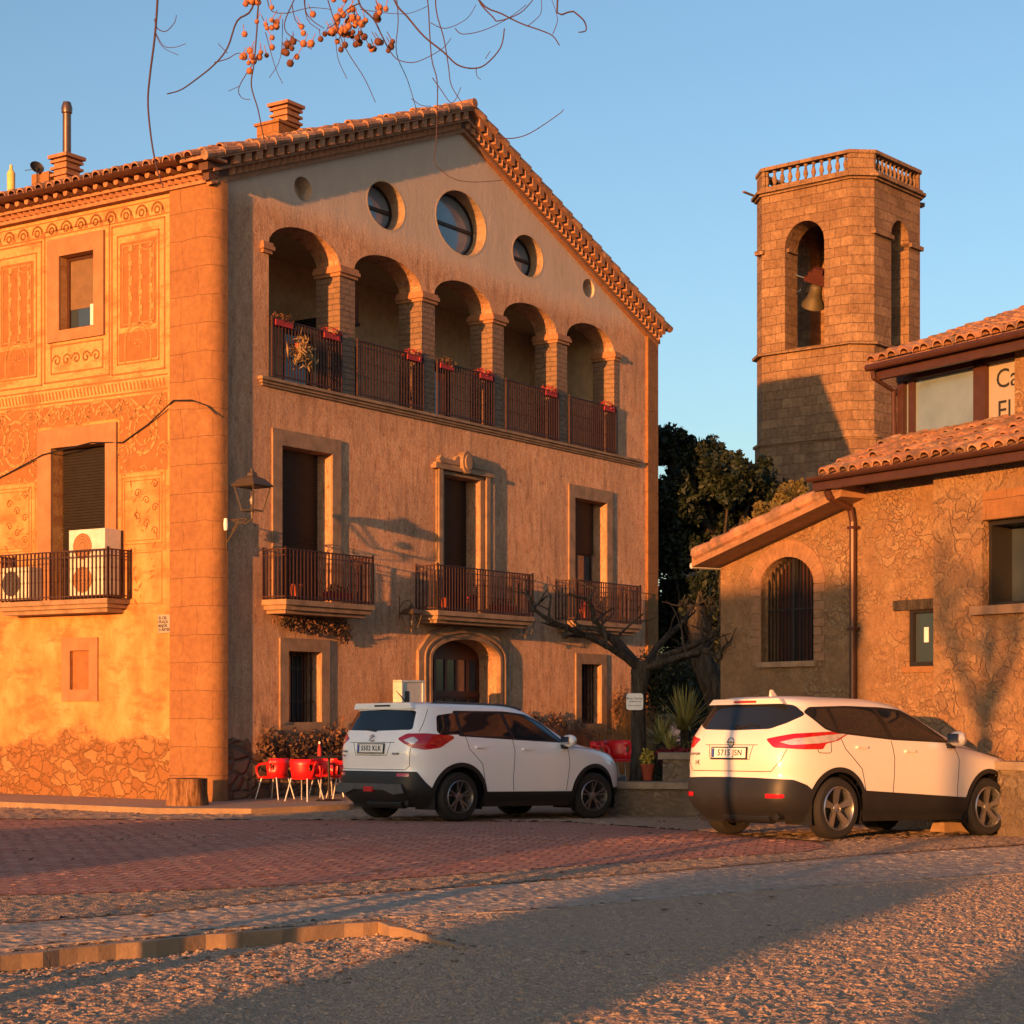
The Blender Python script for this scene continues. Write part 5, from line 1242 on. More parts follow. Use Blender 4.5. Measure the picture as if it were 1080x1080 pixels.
def place_car(name, loc, ang, lab, WB, tr):
    o = root(name, (0, 0, 0), 0, lab, 'car')
    c, s2 = math.cos(ang), math.sin(ang); f = Vector((c, s2)); l = Vector((-s2, c)); L0 = Vector(loc)
    P = lambda a, b: Vector(((L0 + f * a + l * b).x, (L0 + f * a + l * b).y, zg((L0 + f * a + l * b).x, (L0 + f * a + l * b).y) + .012))
    fv = (P(WB, 0) - P(0, 0)).normalized(); lv = (P(WB / 2, .75) - P(WB / 2, -.75)).normalized(); up = fv.cross(lv).normalized(); lv = up.cross(fv)
    m = Matrix((fv, lv, up)).transposed().to_4x4(); m.translation = P(0, 0); o.matrix_basis = m
    return o
def tag_plate(body, parent, x, z, lean):
    T0 = Matrix.Translation((x, 0, z)) @ Matrix.Rotation(R(lean), 4, 'Y')
    pl = MB().box(-.012, 0, -.26, .26, -.055, .055, T=T0).build('number_plate', M['plate'], parent)
    MB().box(-.0135, -.0122, .22, .255, -.05, .05, T=T0).build('blue_band', M['blue'], pl)
    text('plate_characters', body, .095, T0 @ Matrix.Translation((-.0135, -.02, 0)) @ Matrix.Rotation(R(-90), 4, 'Z') @ Matrix.Rotation(R(90), 4, 'X'), M['ink'], pl, 1.12, .0015, .95)
    MB().box(-.008, .002, -.275, .275, -.068, .068, T=T0).build('plate_frame', M['black'], pl)
def under(parent, x0, x1, hw_, wells, r_):
    mb = MB(); mb.box(x0 + .2, x1 - .15, -hw_ + .25, hw_ - .25, .2, .42); mb.box(wells[0] + r_ + .06, wells[1] - r_ - .06, -hw_ + .04, hw_ - .04, .2, .5)
    mb.tube([(x0 + .16, -.5, .24), (x0 + .16, .2, .24)], .07, 12); mb.tube([(x0 + .08, -.62, .25), (x0 + .45, -.6, .27)], .035, 10); mb.tube([(0, -.65, .32), (0, .65, .32)], .06, 8)
    mb.build('underbody', M['black'], parent)
    for x in wells:
        mb = MB()
        for sd in (-1, 1):
            n_ = 20; P0 = [(x + (r_ + .0) * math.cos(math.pi * i / n_), .33 + (r_ + .0) * math.sin(math.pi * i / n_)) for i in range(n_ + 1)]
            P0 = [(x + r_, .16)] + P0 + [(x - r_, .16)]
            vs = [(a, sd * (hw_ - .03), b) for a, b in P0] + [(a, sd * (hw_ - .42), b) for a, b in P0]; m_ = len(P0)
            mb.add(vs, [(i, i + 1, m_ + i + 1, m_ + i) for i in range(m_ - 1)] + [tuple(range(m_, 2 * m_))])
        mb.build('wheel_well', M['black'], parent)
def mirror(parent, x, y, z, sd, pm='white_paint'):
    T = Matrix.Translation((x, y, z)) @ Matrix.Diagonal((1, sd, 1, 1))
    me = MB().lathe([(.001, -.07), (.06, -.065), (.085, -.03), (.09, .03), (.07, .07), (.001, .085)], 16, T @ Matrix.Translation((0, .12, .05)) @ Matrix.Rotation(R(-90), 4, 'X') @ Matrix.Diagonal((.9, 1.0, 1.3, 1)))
    o = me.build('wing_mirror', M[pm], parent, 60, True)
    MB().box(-.03, .05, -.03, .06, -.06, .0, T=T).build('mirror_foot', M['black'], o)
    MB().box(-.088, -.075, .05, .2, -.0, .11, T=T).build('mirror_glass', M['chrome'], o)
def handle(parent, x, z, sd, y, mat='white_paint'):
    T = Matrix.Translation((x, sd * y, z))
    MB().box(-.09, .09, -.012, .022, -.014, .014, T=T).box(-.085, -.055, -.02, .02, -.012, .012, T=T).build('door_handle', M[mat], parent)

def suv_a():       # car with black cladding and dark rims
    WB = 2.5; car = place_car('parked_car', (-1.335, 25.93), R(43.9), 'white compact SUV in shade, parked in front of the stone house with plate 5502 KLK', WB, 1.5); car.matrix_basis = car.matrix_basis @ Matrix.Translation((0, 0, 0)) @ Matrix.Diagonal((1.07, 1.04, 1.02, 1))
    prof = [(.20, -.62, 3.15, .78, 6, 4), (.34, -.76, 3.30, .86, 6, 4), (.42, -.80, 3.34, .875, 6.5, 4), (.62, -.80, 3.35, .885, 6.5, 4), (.68, -.775, 3.34, .888, 6.5, 4), (.80, -.785, 3.30, .888, 6.5, 4),
            (.92, -.79, 3.20, .884, 6.5, 4), (.98, -.785, 3.0, .875, 6.5, 4.2), (1.04, -.775, 2.6, .868, 6.5, 4.5), (1.08, -.765, 2.36, .858, 6.5, 5), (1.14, -.745, 2.2, .842, 6.5, 5), (1.19, -.72, 2.1, .825, 6.5, 5), (1.36, -.655, 1.80, .755, 6.5, 5), (1.50, -.585, 1.52, .70, 6.5, 5),
            (1.545, -.585, 1.38, .68, 6.5, 5), (1.575, -.55, 1.25, .65, 6, 5), (1.60, -.45, 1.0, .56, 5, 4.5), (1.61, -.2, .7, .35, 4, 4), (1.612, .2, .4, .04, 2, 2)]
    wells = (0, WB)
    def regs(X, Y, Z, Q):
        side = .60 - np.abs(Y); rear = X + .35     # <0 when on that side
        circ = np.minimum(np.hypot(X - 0, Z - .33), np.hypot(X - WB, Z - .33))
        L = []
        sd_ = lambda P: np.maximum(sdf(rounded(P, .04), X, Z), side)
        L.append(('cut', 'black', np.maximum(circ - .405, side), 0))
        clad = np.maximum(np.minimum(circ - .462, np.where((X > 0) & (X < WB), Z - .40, Z - .34)), side)
        rb = np.maximum(sdf([(-.1, .1), (1.02, .1), (1.22, .44), (1.05, .42), (.93, .52), (.80, .665), (-.1, .665)], Q, Z), rear)
        fb = np.maximum(Z - .45, 3.0 - X)
        L.append(('reflector', 'redlight', np.maximum(sdf([(.52, .60), (.72, .60), (.70, .64), (.52, .64)], Q, Z), rear), .014))
        L.append(('cladding', 'cladding', np.minimum(np.minimum(clad, rb), fb), .012))
        L.append(('rear_window', 'carglass', np.maximum(sdf(rounded([(-.1, 1.205), (.66, 1.22), (.60, 1.48), (-.1, 1.5)], .04), np.abs(Y), Z), X - .3), -.002))
        L.append(('windscreen', 'carglass', np.maximum(sdf([(-.1, 1.11), (.74, 1.11), (.60, 1.47), (-.1, 1.50)], np.abs(Y), Z), 1.35 - X), -.002))
        L.append(('rear_quarter_window', 'carglass', sd_([(-.36, 1.20), (-.30, 1.42), (.02, 1.465), (.02, 1.17), (-.30, 1.155)]), -.003))
        L.append(('rear_door_window', 'carglass', sd_([(.07, 1.165), (.07, 1.468), (.82, 1.48), (.92, 1.135)]), -.003))
        L.append(('front_door_window', 'carglass', sd_([(.98, 1.13), (.88, 1.48), (1.25, 1.45), (1.56, 1.36), (1.90, 1.10)]), -.003))
        L.append(('window_trim', 'black', sd_([(-.02, 1.145), (-.02, 1.49), (.9, 1.505), (1.3, 1.475), (1.60, 1.385), (1.96, 1.08), (1.0, 1.11)]), -.001))
        tl = np.maximum(sdf(rounded([(.49, 1.10), (.62, 1.17), (.85, 1.175), (1.28, 1.155), (1.34, 1.12), (1.12, .985), (.90, .955), (.72, .985)], .03), Q, Z), rear - .25)
        tc = np.maximum(sdf([(.60, 1.08), (.72, 1.13), (.80, 1.08), (.74, 1.02)], Q, Z), rear - .25)
        L.append(('clear_lens', 'clearlight', tc, .006)); L.append(('tail_light', 'redlight', tl, .004))
        L.append(('headlight', 'clearlight', np.maximum(sdf([(2.8, .86), (3.3, .80), (3.36, .72), (3.1, .76)], X, Z), side + .12), .002))
        seam = np.full(X.shape, 9.)
        def line(P):
            nonlocal seam
            for (a, b) in zip(P[:-1], P[1:]):
                ex, ez = b[0] - a[0], b[1] - a[1]; t = np.clip(((X - a[0]) * ex + (Z - a[1]) * ez) / (ex * ex + ez * ez), 0, 1)
                seam = np.minimum(seam, np.hypot(X - a[0] - t * ex, Z - a[1] - t * ez))
        line([(.10, 1.16), (.14, .98), (.36, .78), (.44, .42)]); line([(.93, 1.12), (.95, .95), (.92, .6), (.94, .41)]); line([(1.95, 1.07), (1.98, .8), (1.93, .41)])
        seam = np.maximum(seam - .0045, side)
        rs = np.abs(sdf(rounded([(-2, .70), (.68, .70), (.70, .98), (.66, 1.6), (-2, 1.6)], .04), np.abs(Y), Z)) - .004
        rs = np.maximum(np.maximum(rs, rear + .1), Z - 1.2)
        gr = np.maximum(np.maximum(np.abs(Z - 1.045) - .004, np.abs(Y) - .45), rear + .1)
        doors = np.maximum(sdf([(.14, .42), (.92, .42), (.93, 1.14), (.1, 1.16), (.14, .98), (.36, .78), (.44, .42)], X, Z), side)
        L.append(('rear_door', 'white_paint', sdf([(.44, .42), (.36, .78), (.14, .98), (.10, 1.16), (.93, 1.12), (.95, .95), (.92, .6), (.94, .42)], X, Z) * 1.0 + np.where(side > 0, 1, 0), 0))
        L.append(('front_door', 'white_paint', sdf([(.94, .42), (.92, .6), (.95, .95), (.93, 1.12), (1.95, 1.07), (1.98, .8), (1.93, .42)], X, Z) + np.where(side > 0, 1, 0), 0))
        L.append(('tailgate', 'white_paint', np.maximum(sdf([(-2, .70), (.68, .70), (.70, .98), (.66, 1.52), (-2, 1.52)], np.abs(Y), Z), rear + .1), 0))
        return L
    parts, fns = car_body(prof, regs, car)
    parts['body'].name = 'body'
    gaps(car, fns, [[(.10, 1.15), (.14, .98), (.36, .78), (.43, .50)], [(.93, 1.11), (.95, .95), (.92, .6), (.94, .41)], [(1.95, 1.07), (1.98, .8), (1.93, .41)], [(-.40, 1.50), (-.52, 1.30), (-.60, 1.19)], [(2.0, 1.03), (2.5, 1.0), (2.9, .95)]],
         [[(-.70, .98), (-.69, .74), (-.64, .69), (.64, .69), (.69, .74), (.70, .98)], [(-.45, 1.05), (.45, 1.05)], [(-.38, 1.05), (-.32, .88), (.32, .88), (.38, 1.05)]])
    for sd in (-1, 1):
        wheel(car, 0, sd * .765, .333, .225, .215, sd, 0, M['rim_dark'], 5, 0); wheel(car, WB, sd * .765, .333, .225, .215, sd, R(-9), M['rim_dark'], 5, 0)
        mirror(car, 1.86, sd * .86, 1.06, sd)
        handle(parts['rear_door' + ('#L' if sd > 0 else '#R')], .34, 1.0, sd, .885); handle(parts['front_door' + ('#L' if sd > 0 else '#R')], 1.18, .985, sd, .883)
        mb = MB(); mb.tube([(-.35, sd * .60, 1.555), (-.2, sd * .60, 1.60), (1.0, sd * .60, 1.595), (1.3, sd * .60, 1.545)], .016, 8); mb.build('roof_rail', M['skid'], car, 50)
    under(car, -.78, 3.3, .87, wells, .41)
    mb = MB(); mb.prism([[(-.70, .38), (-.64, .50), (.64, .50), (.70, .38), (.5, .36), (.3, .42), (-.3, .42), (-.5, .36)]], -.022, 0, T=Matrix.Translation((-.805, 0, 0)) @ Matrix.Rotation(R(-90), 4, 'Z')); mb.build('rear_skid_plate', M['skid'], car)
    MB().box(-.84, -.80, -.09, .09, .39, .46).build('rear_fog_light', M['redlight'], car)
    mb = MB(); mb.prism([[(-.60, 1.505), (.60, 1.505), (.56, 1.585), (-.56, 1.585)]], -.05, .0, T=Matrix.Translation((-.56, 0, 0)) @ Matrix.Rotation(R(-90), 4, 'Z')); sp_ = mb.build('roof_spoiler', M['white_paint'], car)
    MB().box(-.614, -.608, -.16, .16, 1.535, 1.56).build('brake_light', M['black'], sp_)
    MB().tube([(-.715, -.02, 1.20), (-.70, .22, 1.225)], .012).tube([(-.70, 0, 1.21), (-.66, .0, 1.26)], .02).build('rear_wiper', M['black'], car)
    MB().tube([(-.20, 0, 1.60), (-.38, 0, 1.76)], [.012, .005]).build('aerial', M['black'], car)
    tag_plate('5502 KLK', car, -.797, .97, 4)
    S_ = [(.045, 1.13), (-.02, 1.155), (-.05, 1.14), (.04, 1.10), (.05, 1.085), (.0, 1.065), (-.045, 1.085)]
    MB().tube([(-.778, y, z) for y, z in S_], .007, 6).build('badge', M['chrome'], car)
    for y, z, tx, sz in ((-.50, .90, 'ALLGRIP', .035), (.56, .93, 'VITARA', .038), (.56, .87, '4X4', .032)):
        text('badge_lettering', tx, sz, Matrix.Translation((-.792, y, z)) @ Matrix.Rotation(R(-90), 4, 'Z') @ Matrix.Rotation(R(90), 4, 'X'), M['skid'], car, 1.1, .001)
    return car
def suv_b():
    WB = 2.646; car = place_car('parked_car', (3.09, 21.39), R(38.7), 'white crossover car in the sun, parked beside the cafe with plate 5715 JSN', WB, 1.55); car.matrix_basis = car.matrix_basis @ Matrix.Diagonal((1.03, 1.02, 1.02, 1))
    prof = [(.20, -.62, 3.3, .80, 6, 4.4), (.34, -.77, 3.46, .87, 6, 4.4), (.44, -.815, 3.52, .89, 6.5, 4.4), (.62, -.81, 3.53, .902, 6.5, 4.4), (.68, -.785, 3.52, .903, 6.5, 4.4), (.80, -.80, 3.48, .902, 6.5, 4.4),
            (.90, -.80, 3.38, .90, 6.2, 4.4), (.97, -.79, 3.1, .893, 6.2, 3.8), (1.03, -.775, 2.75, .885, 6.2, 4), (1.08, -.76, 2.5, .875, 6.2, 4.5), (1.13, -.74, 2.28, .86, 6.2, 5), (1.20, -.70, 2.1, .835, 6, 5), (1.36, -.60, 1.74, .76, 6, 5), (1.47, -.53, 1.50, .70, 6, 5),
            (1.505, -.53, 1.38, .675, 6, 5), (1.54, -.51, 1.24, .63, 5.5, 5), (1.575, -.40, 1.0, .53, 5, 4.5), (1.59, -.1, .7, .32, 4, 4), (1.592, .25, .45, .04, 2, 2)]
    wells = (0, WB)
    def regs(X, Y, Z, Q):
        side = .58 - np.abs(Y); rear = X + .35
        circ = np.minimum(np.hypot(X - 0, Z - .345), np.hypot(X - WB, Z - .345)); L = []
        sd_ = lambda P: np.maximum(sdf(rounded(P, .03), X, Z), side)
        L.append(('cut', 'black', np.maximum(circ - .40, side), 0))
        clad = np.maximum(np.minimum(circ - .452, np.where((X > 0) & (X < WB), Z - (.56 - .045 * X), Z - .30)), side)
        rb = np.maximum(sdf([(-.1, .1), (1.02, .1), (1.22, .46), (1.02, .60), (.85, .655), (.4, .67), (-.1, .675)], Q, Z), rear)
        L.append(('reflector', 'redlight', np.maximum(sdf([(.55, .455), (.76, .455), (.76, .50), (.55, .50)], Q, Z), rear), .014))
        L.append(('cladding', 'cladding', np.minimum(np.minimum(clad, rb), np.maximum(Z - .34, 3.0 - X)), .010))
        L.append(('rear_window', 'carglass', np.maximum(sdf(rounded([(-.1, 1.19), (.50, 1.205), (.66, 1.27), (.73, 1.36), (.62, 1.475), (.3, 1.50), (-.1, 1.505)], .04), np.abs(Y), Z), X - .3), -.002))
        L.append(('windscreen', 'carglass', np.maximum(sdf([(-.1, 1.13), (.74, 1.13), (.60, 1.45), (-.1, 1.47)], np.abs(Y), Z), 1.35 - X), -.002))
        L.append(('rear_quarter_window', 'carglass', sd_([(-.33, 1.385), (-.26, 1.43), (-.02, 1.455), (.02, 1.20), (-.12, 1.23)]), -.003))
        L.append(('rear_door_window', 'carglass', sd_([(.06, 1.185), (.04, 1.458), (.75, 1.465), (.86, 1.14)]), -.003))
        L.append(('front_door_window', 'carglass', sd_([(.93, 1.135), (.82, 1.462), (1.2, 1.44), (1.5, 1.35), (1.93, 1.12)]), -.003))
        L.append(('window_trim', 'black', sd_([(-.38, 1.395), (-.28, 1.455), (.3, 1.483), (.9, 1.483), (1.25, 1.465), (1.55, 1.37), (2.0, 1.09), (.9, 1.11), (.0, 1.17), (-.16, 1.21)]), -.001))
        tl = np.maximum(sdf(rounded([(.50, 1.095), (.8, 1.155), (1.25, 1.185), (1.62, 1.19), (1.44, 1.09), (1.25, 1.05), (1.22, .99), (.95, .985), (.62, 1.0)], .015), Q, Z), rear - .6)
        tc = np.maximum(sdf([(.68, 1.06), (.82, 1.10), (1.0, 1.12), (1.57, 1.175), (1.38, 1.085), (1.16, 1.055), (.8, 1.03)], Q, Z), rear - .6)
        L.append(('clear_lens', 'clearlight', tc, .006)); L.append(('tail_light', 'redlight', tl, .004))
        L.append(('headlight', 'clearlight', np.maximum(sdf([(2.85, .93), (3.35, .84), (3.45, .74), (3.2, .80)], X, Z), side + .12), .002))
        seam = np.full(X.shape, 9.)
        def line(P):
            nonlocal seam
            for (a, b) in zip(P[:-1], P[1:]):
                ex, ez = b[0] - a[0], b[1] - a[1]; t = np.clip(((X - a[0]) * ex + (Z - a[1]) * ez) / (ex * ex + ez * ez), 0, 1)
                seam = np.minimum(seam, np.hypot(X - a[0] - t * ex, Z - a[1] - t * ez))
        line([(.02, 1.18), (.10, 1.0), (.36, .78), (.44, .25)]); line([(.88, 1.11), (.91, .9), (.89, .55), (.92, .25)]); line([(2.0, 1.09), (2.06, .9), (2.03, .6), (2.08, .30)])
        seam = np.maximum(seam - .0045, side)
        rs = np.abs(sdf(rounded([(-2, .74), (.62, .74), (.72, .88), (.74, 1.12), (.80, 1.6), (-2, 1.6)], .06), np.abs(Y), Z)) - .004
        rs = np.maximum(np.maximum(rs, rear + .05), Z - 1.2)
        flap = np.maximum(np.abs(sdf(rounded([(-.30, .95), (-.12, .95), (-.12, 1.10), (-.30, 1.10)], .04), X, Z)) - .003, side)
        flap = np.where(Y < 0, flap, 1.0)
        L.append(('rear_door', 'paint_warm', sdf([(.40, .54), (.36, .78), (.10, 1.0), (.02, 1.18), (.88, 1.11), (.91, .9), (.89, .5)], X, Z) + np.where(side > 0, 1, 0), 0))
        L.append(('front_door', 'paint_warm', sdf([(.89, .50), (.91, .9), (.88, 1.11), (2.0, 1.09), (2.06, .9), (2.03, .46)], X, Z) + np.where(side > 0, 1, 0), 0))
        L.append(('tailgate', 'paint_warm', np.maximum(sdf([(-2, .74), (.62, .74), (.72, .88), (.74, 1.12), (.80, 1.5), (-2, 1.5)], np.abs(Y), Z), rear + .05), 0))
        return L
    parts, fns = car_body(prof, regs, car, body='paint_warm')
    gaps(car, fns, [[(.02, 1.17), (.10, 1.0), (.36, .78), (.43, .54)], [(.88, 1.10), (.91, .9), (.89, .55), (.92, .25)], [(2.0, 1.09), (2.06, .9), (2.03, .6), (2.04, .32)], [(2.1, 1.05), (2.6, 1.0), (3.0, .93)]],
         [[(-.74, .985), (-.70, .86), (-.60, .74), (.60, .74), (.70, .86), (.74, .985)], [(-.40, 1.03), (.40, 1.03)], [(-.34, 1.03), (-.30, .87), (.30, .87), (.34, 1.03)]])
    gaps(car, fns, [rounded([(-.32, .95), (-.12, .95), (-.12, 1.10), (-.32, 1.10)], .04) + [(-.32, .99)]], [], (-1,))
    for sd in (-1, 1):
        wheel(car, 0, sd * .78, .345, .245, .22, sd, 0, M['rim'], 5, 1); wheel(car, WB, sd * .78, .345, .245, .22, sd, R(-3), M['rim'], 5, 1)
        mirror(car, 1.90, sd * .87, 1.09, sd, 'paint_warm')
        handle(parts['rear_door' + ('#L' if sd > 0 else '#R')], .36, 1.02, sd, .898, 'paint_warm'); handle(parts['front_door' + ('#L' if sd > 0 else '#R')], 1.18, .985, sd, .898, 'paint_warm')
    under(car, -.78, 3.4, .885, wells, .40)
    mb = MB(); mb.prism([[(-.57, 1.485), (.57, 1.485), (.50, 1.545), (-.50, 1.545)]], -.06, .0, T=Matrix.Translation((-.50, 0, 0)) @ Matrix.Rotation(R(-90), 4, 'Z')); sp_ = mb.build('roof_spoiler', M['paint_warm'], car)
    MB().box(-.568, -.558, -.17, .17, 1.50, 1.525).build('brake_light', M['redlight'], sp_)
    MB().tube([(-.70, -.02, 1.215), (-.665, -.20, 1.25), (-.68, -.33, 1.235)], .012).tube([(-.70, 0, 1.215), (-.67, 0, 1.25)], .02).build('rear_wiper', M['black'], car)
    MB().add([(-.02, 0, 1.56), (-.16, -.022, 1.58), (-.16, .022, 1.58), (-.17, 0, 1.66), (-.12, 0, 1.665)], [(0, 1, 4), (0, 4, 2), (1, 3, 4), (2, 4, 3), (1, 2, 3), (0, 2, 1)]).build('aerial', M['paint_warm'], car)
    tag_plate('5715 JSN', car, -.806, .94, 3)
    MB().lathe([(.042, -.004), (.048, .004), (.054, -.004)], 24, Matrix.Translation((-.785, 0, 1.06)) @ Matrix.Rotation(R(-90), 4, 'Y')).box(-.79, -.78, -.062, .062, 1.052, 1.068).build('badge', M['chrome'], car)
    text('badge_lettering', 'QASHQAI', .036, Matrix.Translation((-.802, .55, .93)) @ Matrix.Rotation(R(-90), 4, 'Z') @ Matrix.Rotation(R(90), 4, 'X'), M['skid'], car, 1.1, .001)
    stk = text('sticker', '1€', .07, Matrix.Translation((-.803, .50, .83)) @ Matrix.Rotation(R(-90), 4, 'Z') @ Matrix.Rotation(R(90), 4, 'X'), M['ink'], car)
    return car
suv_a(); suv_b()

# ------------------------------------------------------------------ red chairs and table
def red_chair(loc, rz, lab, grp='red plastic terrace chairs'):
    o = root('terrace_chair', loc, rz, lab, 'chair', grp); o.scale = (.88,) * 3
    # seat faces +x
    n_ = 10; V = []; Fc = []
    for j, (z, rr) in enumerate(((.42, .23), (.56, .25), (.68, .27), (.78, .275))):
        for i in range(n_ + 1):
            a = R(90 + 180 * i / n_); k = 1.0 if j < 3 else .97
            V.append((rr * math.cos(a) * k - .0, rr * 1.02 * math.sin(a) * k, z - (.10 if i in (0, n_) and j == 3 else 0)))
    for j in range(3):
        for i in range(n_):
            if j == 1 and i in (1, n_ - 2): continue
            q_ = j * (n_ + 1) + i; Fc.append((q_, q_ + 1, q_ + n_ + 2, q_ + n_ + 1))
    me = MB(); me.add(V, Fc); b = me.build('backrest', M['redplastic'], o, 70)
    md = b.modifiers.new('t', 'SOLIDIFY'); md.thickness = .018
    MB().lathe([(.001, .40), (.235, .405), (.25, .425), (.22, .445), (.001, .43)], 20).box(0, .24, -.22, .22, .40, .43).build('seat', M['redplastic'], o, 50)
    for sd in (-1, 1):
        mb = MB(); mb.tube([(-.06, sd * .265, .69), (.14, sd * .27, .67), (.24, sd * .25, .62), (.25, sd * .23, .5), (.2, sd * .22, .42)], .022, 8)
        mb.build('armrest', M['redplastic'], o, 50)
    for sx, sy in ((1, 1), (1, -1), (-1, 1), (-1, -1)): MB().tube([(sx * .17, sy * .18, .42), (sx * .27, sy * .25, 0)], .012, 8).build('leg', M['steel'], o)
    return o
def gp(px, Y, dz=.0):
    X = (px - CX) / F_PX * Y; return Vector((X, Y, zg(X, Y) + .10 + dz))
red_chair(gp(290, 30.75), R(150), 'red plastic terrace chair nearest the house corner, back to the viewer')
red_chair(gp(321, 30.2), R(62), 'red plastic terrace chair in the middle, full back turned to the plaza')
red_chair(gp(344, 31.6), R(-60), 'red plastic terrace chair behind the small dark round table')
red_chair(gp(362, 31.0), R(200), 'red plastic terrace chair half hidden by the shaded white car')
o = root('bistro_table', gp(347, 30.3), 0, 'small dark round bistro table among the red chairs', 'table')
MB().lathe([(.001, .70), (.34, .70), (.35, .715), (.34, .73), (.001, .73)], 28).build('tabletop', M['darkiron'], o, 40)
MB().tube([(0, 0, .02), (0, 0, .7)], .022).build('post', M['darkiron'], o)
MB().lathe([(.001, .03), (.2, .015), (.22, 0), (.001, 0)], 20).build('base', M['darkiron'], o)
o = root('bottle', gp(337, 30.3, .73), 0, 'small pink bottle standing on the dark round table', 'bottle')
MB().lathe([(.001, 0), (.035, 0), (.035, .12), (.015, .17), (.015, .22), (.001, .22)], 12).build('bottle_body', M['leafred'], o, 40); MB().lathe([(.017, .2), (.017, .24), (.001, .24)], 10).build('cap', M['signwhite'], o)
# stump
o = root('tree_stump', hw(-1.05, -.45, -.02), 0, 'cut tree trunk standing upright at the foot of the house corner', 'stump')
pts = []; mb = MB(); n_ = 30; rr = random.Random(2)
off = [rr.uniform(-.02, .02) for _ in range(n_)]
vs = [((.29 + off[i] + (.03 if z == 0 else 0)) * math.cos(2 * math.pi * i / n_), (.29 + off[i]) * math.sin(2 * math.pi * i / n_), z) for z in (0, .22, .44) for i in range(n_)]
mb.add(vs, [(r_ * n_ + i, r_ * n_ + (i + 1) % n_, (r_ + 1) * n_ + (i + 1) % n_, (r_ + 1) * n_ + i) for r_ in range(2) for i in range(n_)] + [tuple(range(2 * n_, 3 * n_))])
mb.build('trunk_section', M['orangebark'], o, 50)

# ------------------------------------------------------------------ planter, mulberry, yucca, shrubs
o = root('stone_planter', (1.0, 28.1, -.2), R(-8), 'low grey stone retaining bed behind the cars with upper step', 'planter')
MB().box(.1, 6.3, 0, .35, -.3, .50).box(.1, .45, .35, 3, -.3, .50).build('lower_wall', M['greystone'], o); MB().box(.02, 6.3, -.07, .42, .50, .60).box(.02, .5, .42, 3.0, .50, .60).build('lower_capping', M['granite'], o)
MB().box(1.25, 6.3, .62, .95, .3, .93).build('upper_wall', M['greystone'], o); MB().box(1.18, 6.3, .55, 1.02, .93, 1.03).build('upper_capping', M['granite'], o)
MB().box(.4, 6.3, .30, 3.2, -.3, .46).box(1.3, 6.3, .9, 3.2, .4, .9).build('soil', M['leaflitter'], o)
def branchy(mb_, p, d, L_, r_, depth, rr, up=.1, kids=2, knob=False):
    pts = [p]; n_ = 5
    for i in range(n_):
        d = (d + Vector((rr.uniform(-.25, .25), rr.uniform(-.25, .25), rr.uniform(-.2, .2) + up * .3))).normalized(); pts.append(pts[-1] + d * L_ / n_)
    rad = [r_ * (1 - .55 * i / n_) for i in range(n_ + 1)]
    mb_.tube(pts, rad, 7 if r_ > .02 else 5)
    if depth > 0:
        for k in range(kids):
            i = rr.randint(2, n_); a = Vector((rr.uniform(-1, 1), rr.uniform(-1, 1), rr.uniform(-.3, .9))).normalized()
            branchy(mb_, pts[i], (d * .6 + a).normalized(), L_ * rr.uniform(.5, .8), rad[i] * .7, depth - 1, rr, up, kids)
mt_ = root('mulberry_tree', at(673, 824, 28.9), 0, 'pollarded leafless mulberry with knotted branches and a sign on its trunk', 'tree')
tl_ = lambda px, py, Y=28.9: at(px, py, Y) - mt_.location
mb = MB(); mb.tube([tl_(673, 842), tl_(673, 824), tl_(674, 790), tl_(673, 750), tl_(674, 725), tl_(676, 708), tl_(678, 698)], [.15, .14, .12, .115, .125, .16, .12], 14)
mb.build('trunk', M['bark'], mt_, 60)
mb = MB(); rr = random.Random(11)
limbs = [[(676, 708, 28.9), (660, 694, 28.7), (640, 681, 28.4), (618, 670, 28.2), (598, 662, 28.0), (580, 655, 27.8), (562, 642, 27.7)],
         [(676, 706, 28.9), (655, 685, 28.8), (640, 670, 28.6), (628, 655, 28.6), (621, 632, 28.5)],
         [(680, 704, 28.9), (700, 692, 29), (722, 684, 29.2), (742, 676, 29.2), (755, 668, 29.3), (762, 655, 29.3)],
         [(678, 706, 28.9), (700, 698, 28.6), (725, 690, 28.4), (745, 686, 28.3), (758, 692, 28.2)],
         [(682, 700, 28.9), (692, 684, 29.3), (705, 670, 29.6), (722, 655, 29.8), (728, 640, 29.9)],
         [(676, 704, 28.9), (664, 690, 29.2), (650, 674, 29.5), (632, 664, 29.6), (610, 662, 29.7), (596, 670, 29.8)],
         [(682, 704, 28.9), (712, 694, 29.5), (735, 690, 29.9), (750, 676, 30.2), (748, 652, 30.2)]]
for L_ in limbs:
    pts = [tl_(*p) for p in L_]; n_ = len(pts); mb.tube(pts, [.062 * (1 - .6 * i / n_) for i in range(n_)], 8)
    for i in range(2, n_):
        mb.lathe([(.001, -.06), (.05, -.04), (.055, .03), (.001, .06)], 8, Matrix.Translation(pts[i]))
        for k in range(1 if i < n_ - 1 else 3):
            branchy(mb, pts[i], Vector((rr.uniform(-1, 1), rr.uniform(-1, 1), rr.uniform(-.1, 1))).normalized(), rr.uniform(.3, .6), .024, 1, rr, .1, 2)
mb.build('branches', M['bark'], mt_, 60)
o = root('tree_sign', at(669.5, 740, 28.72), 0, 'white rounded sign with small text fixed to the mulberry trunk', 'sign')
P = rounded(rect(-.13, .13, -.13, .13), .05, 5); MB().prism([P], 0, .02).build('board', M['signwhite'], o)
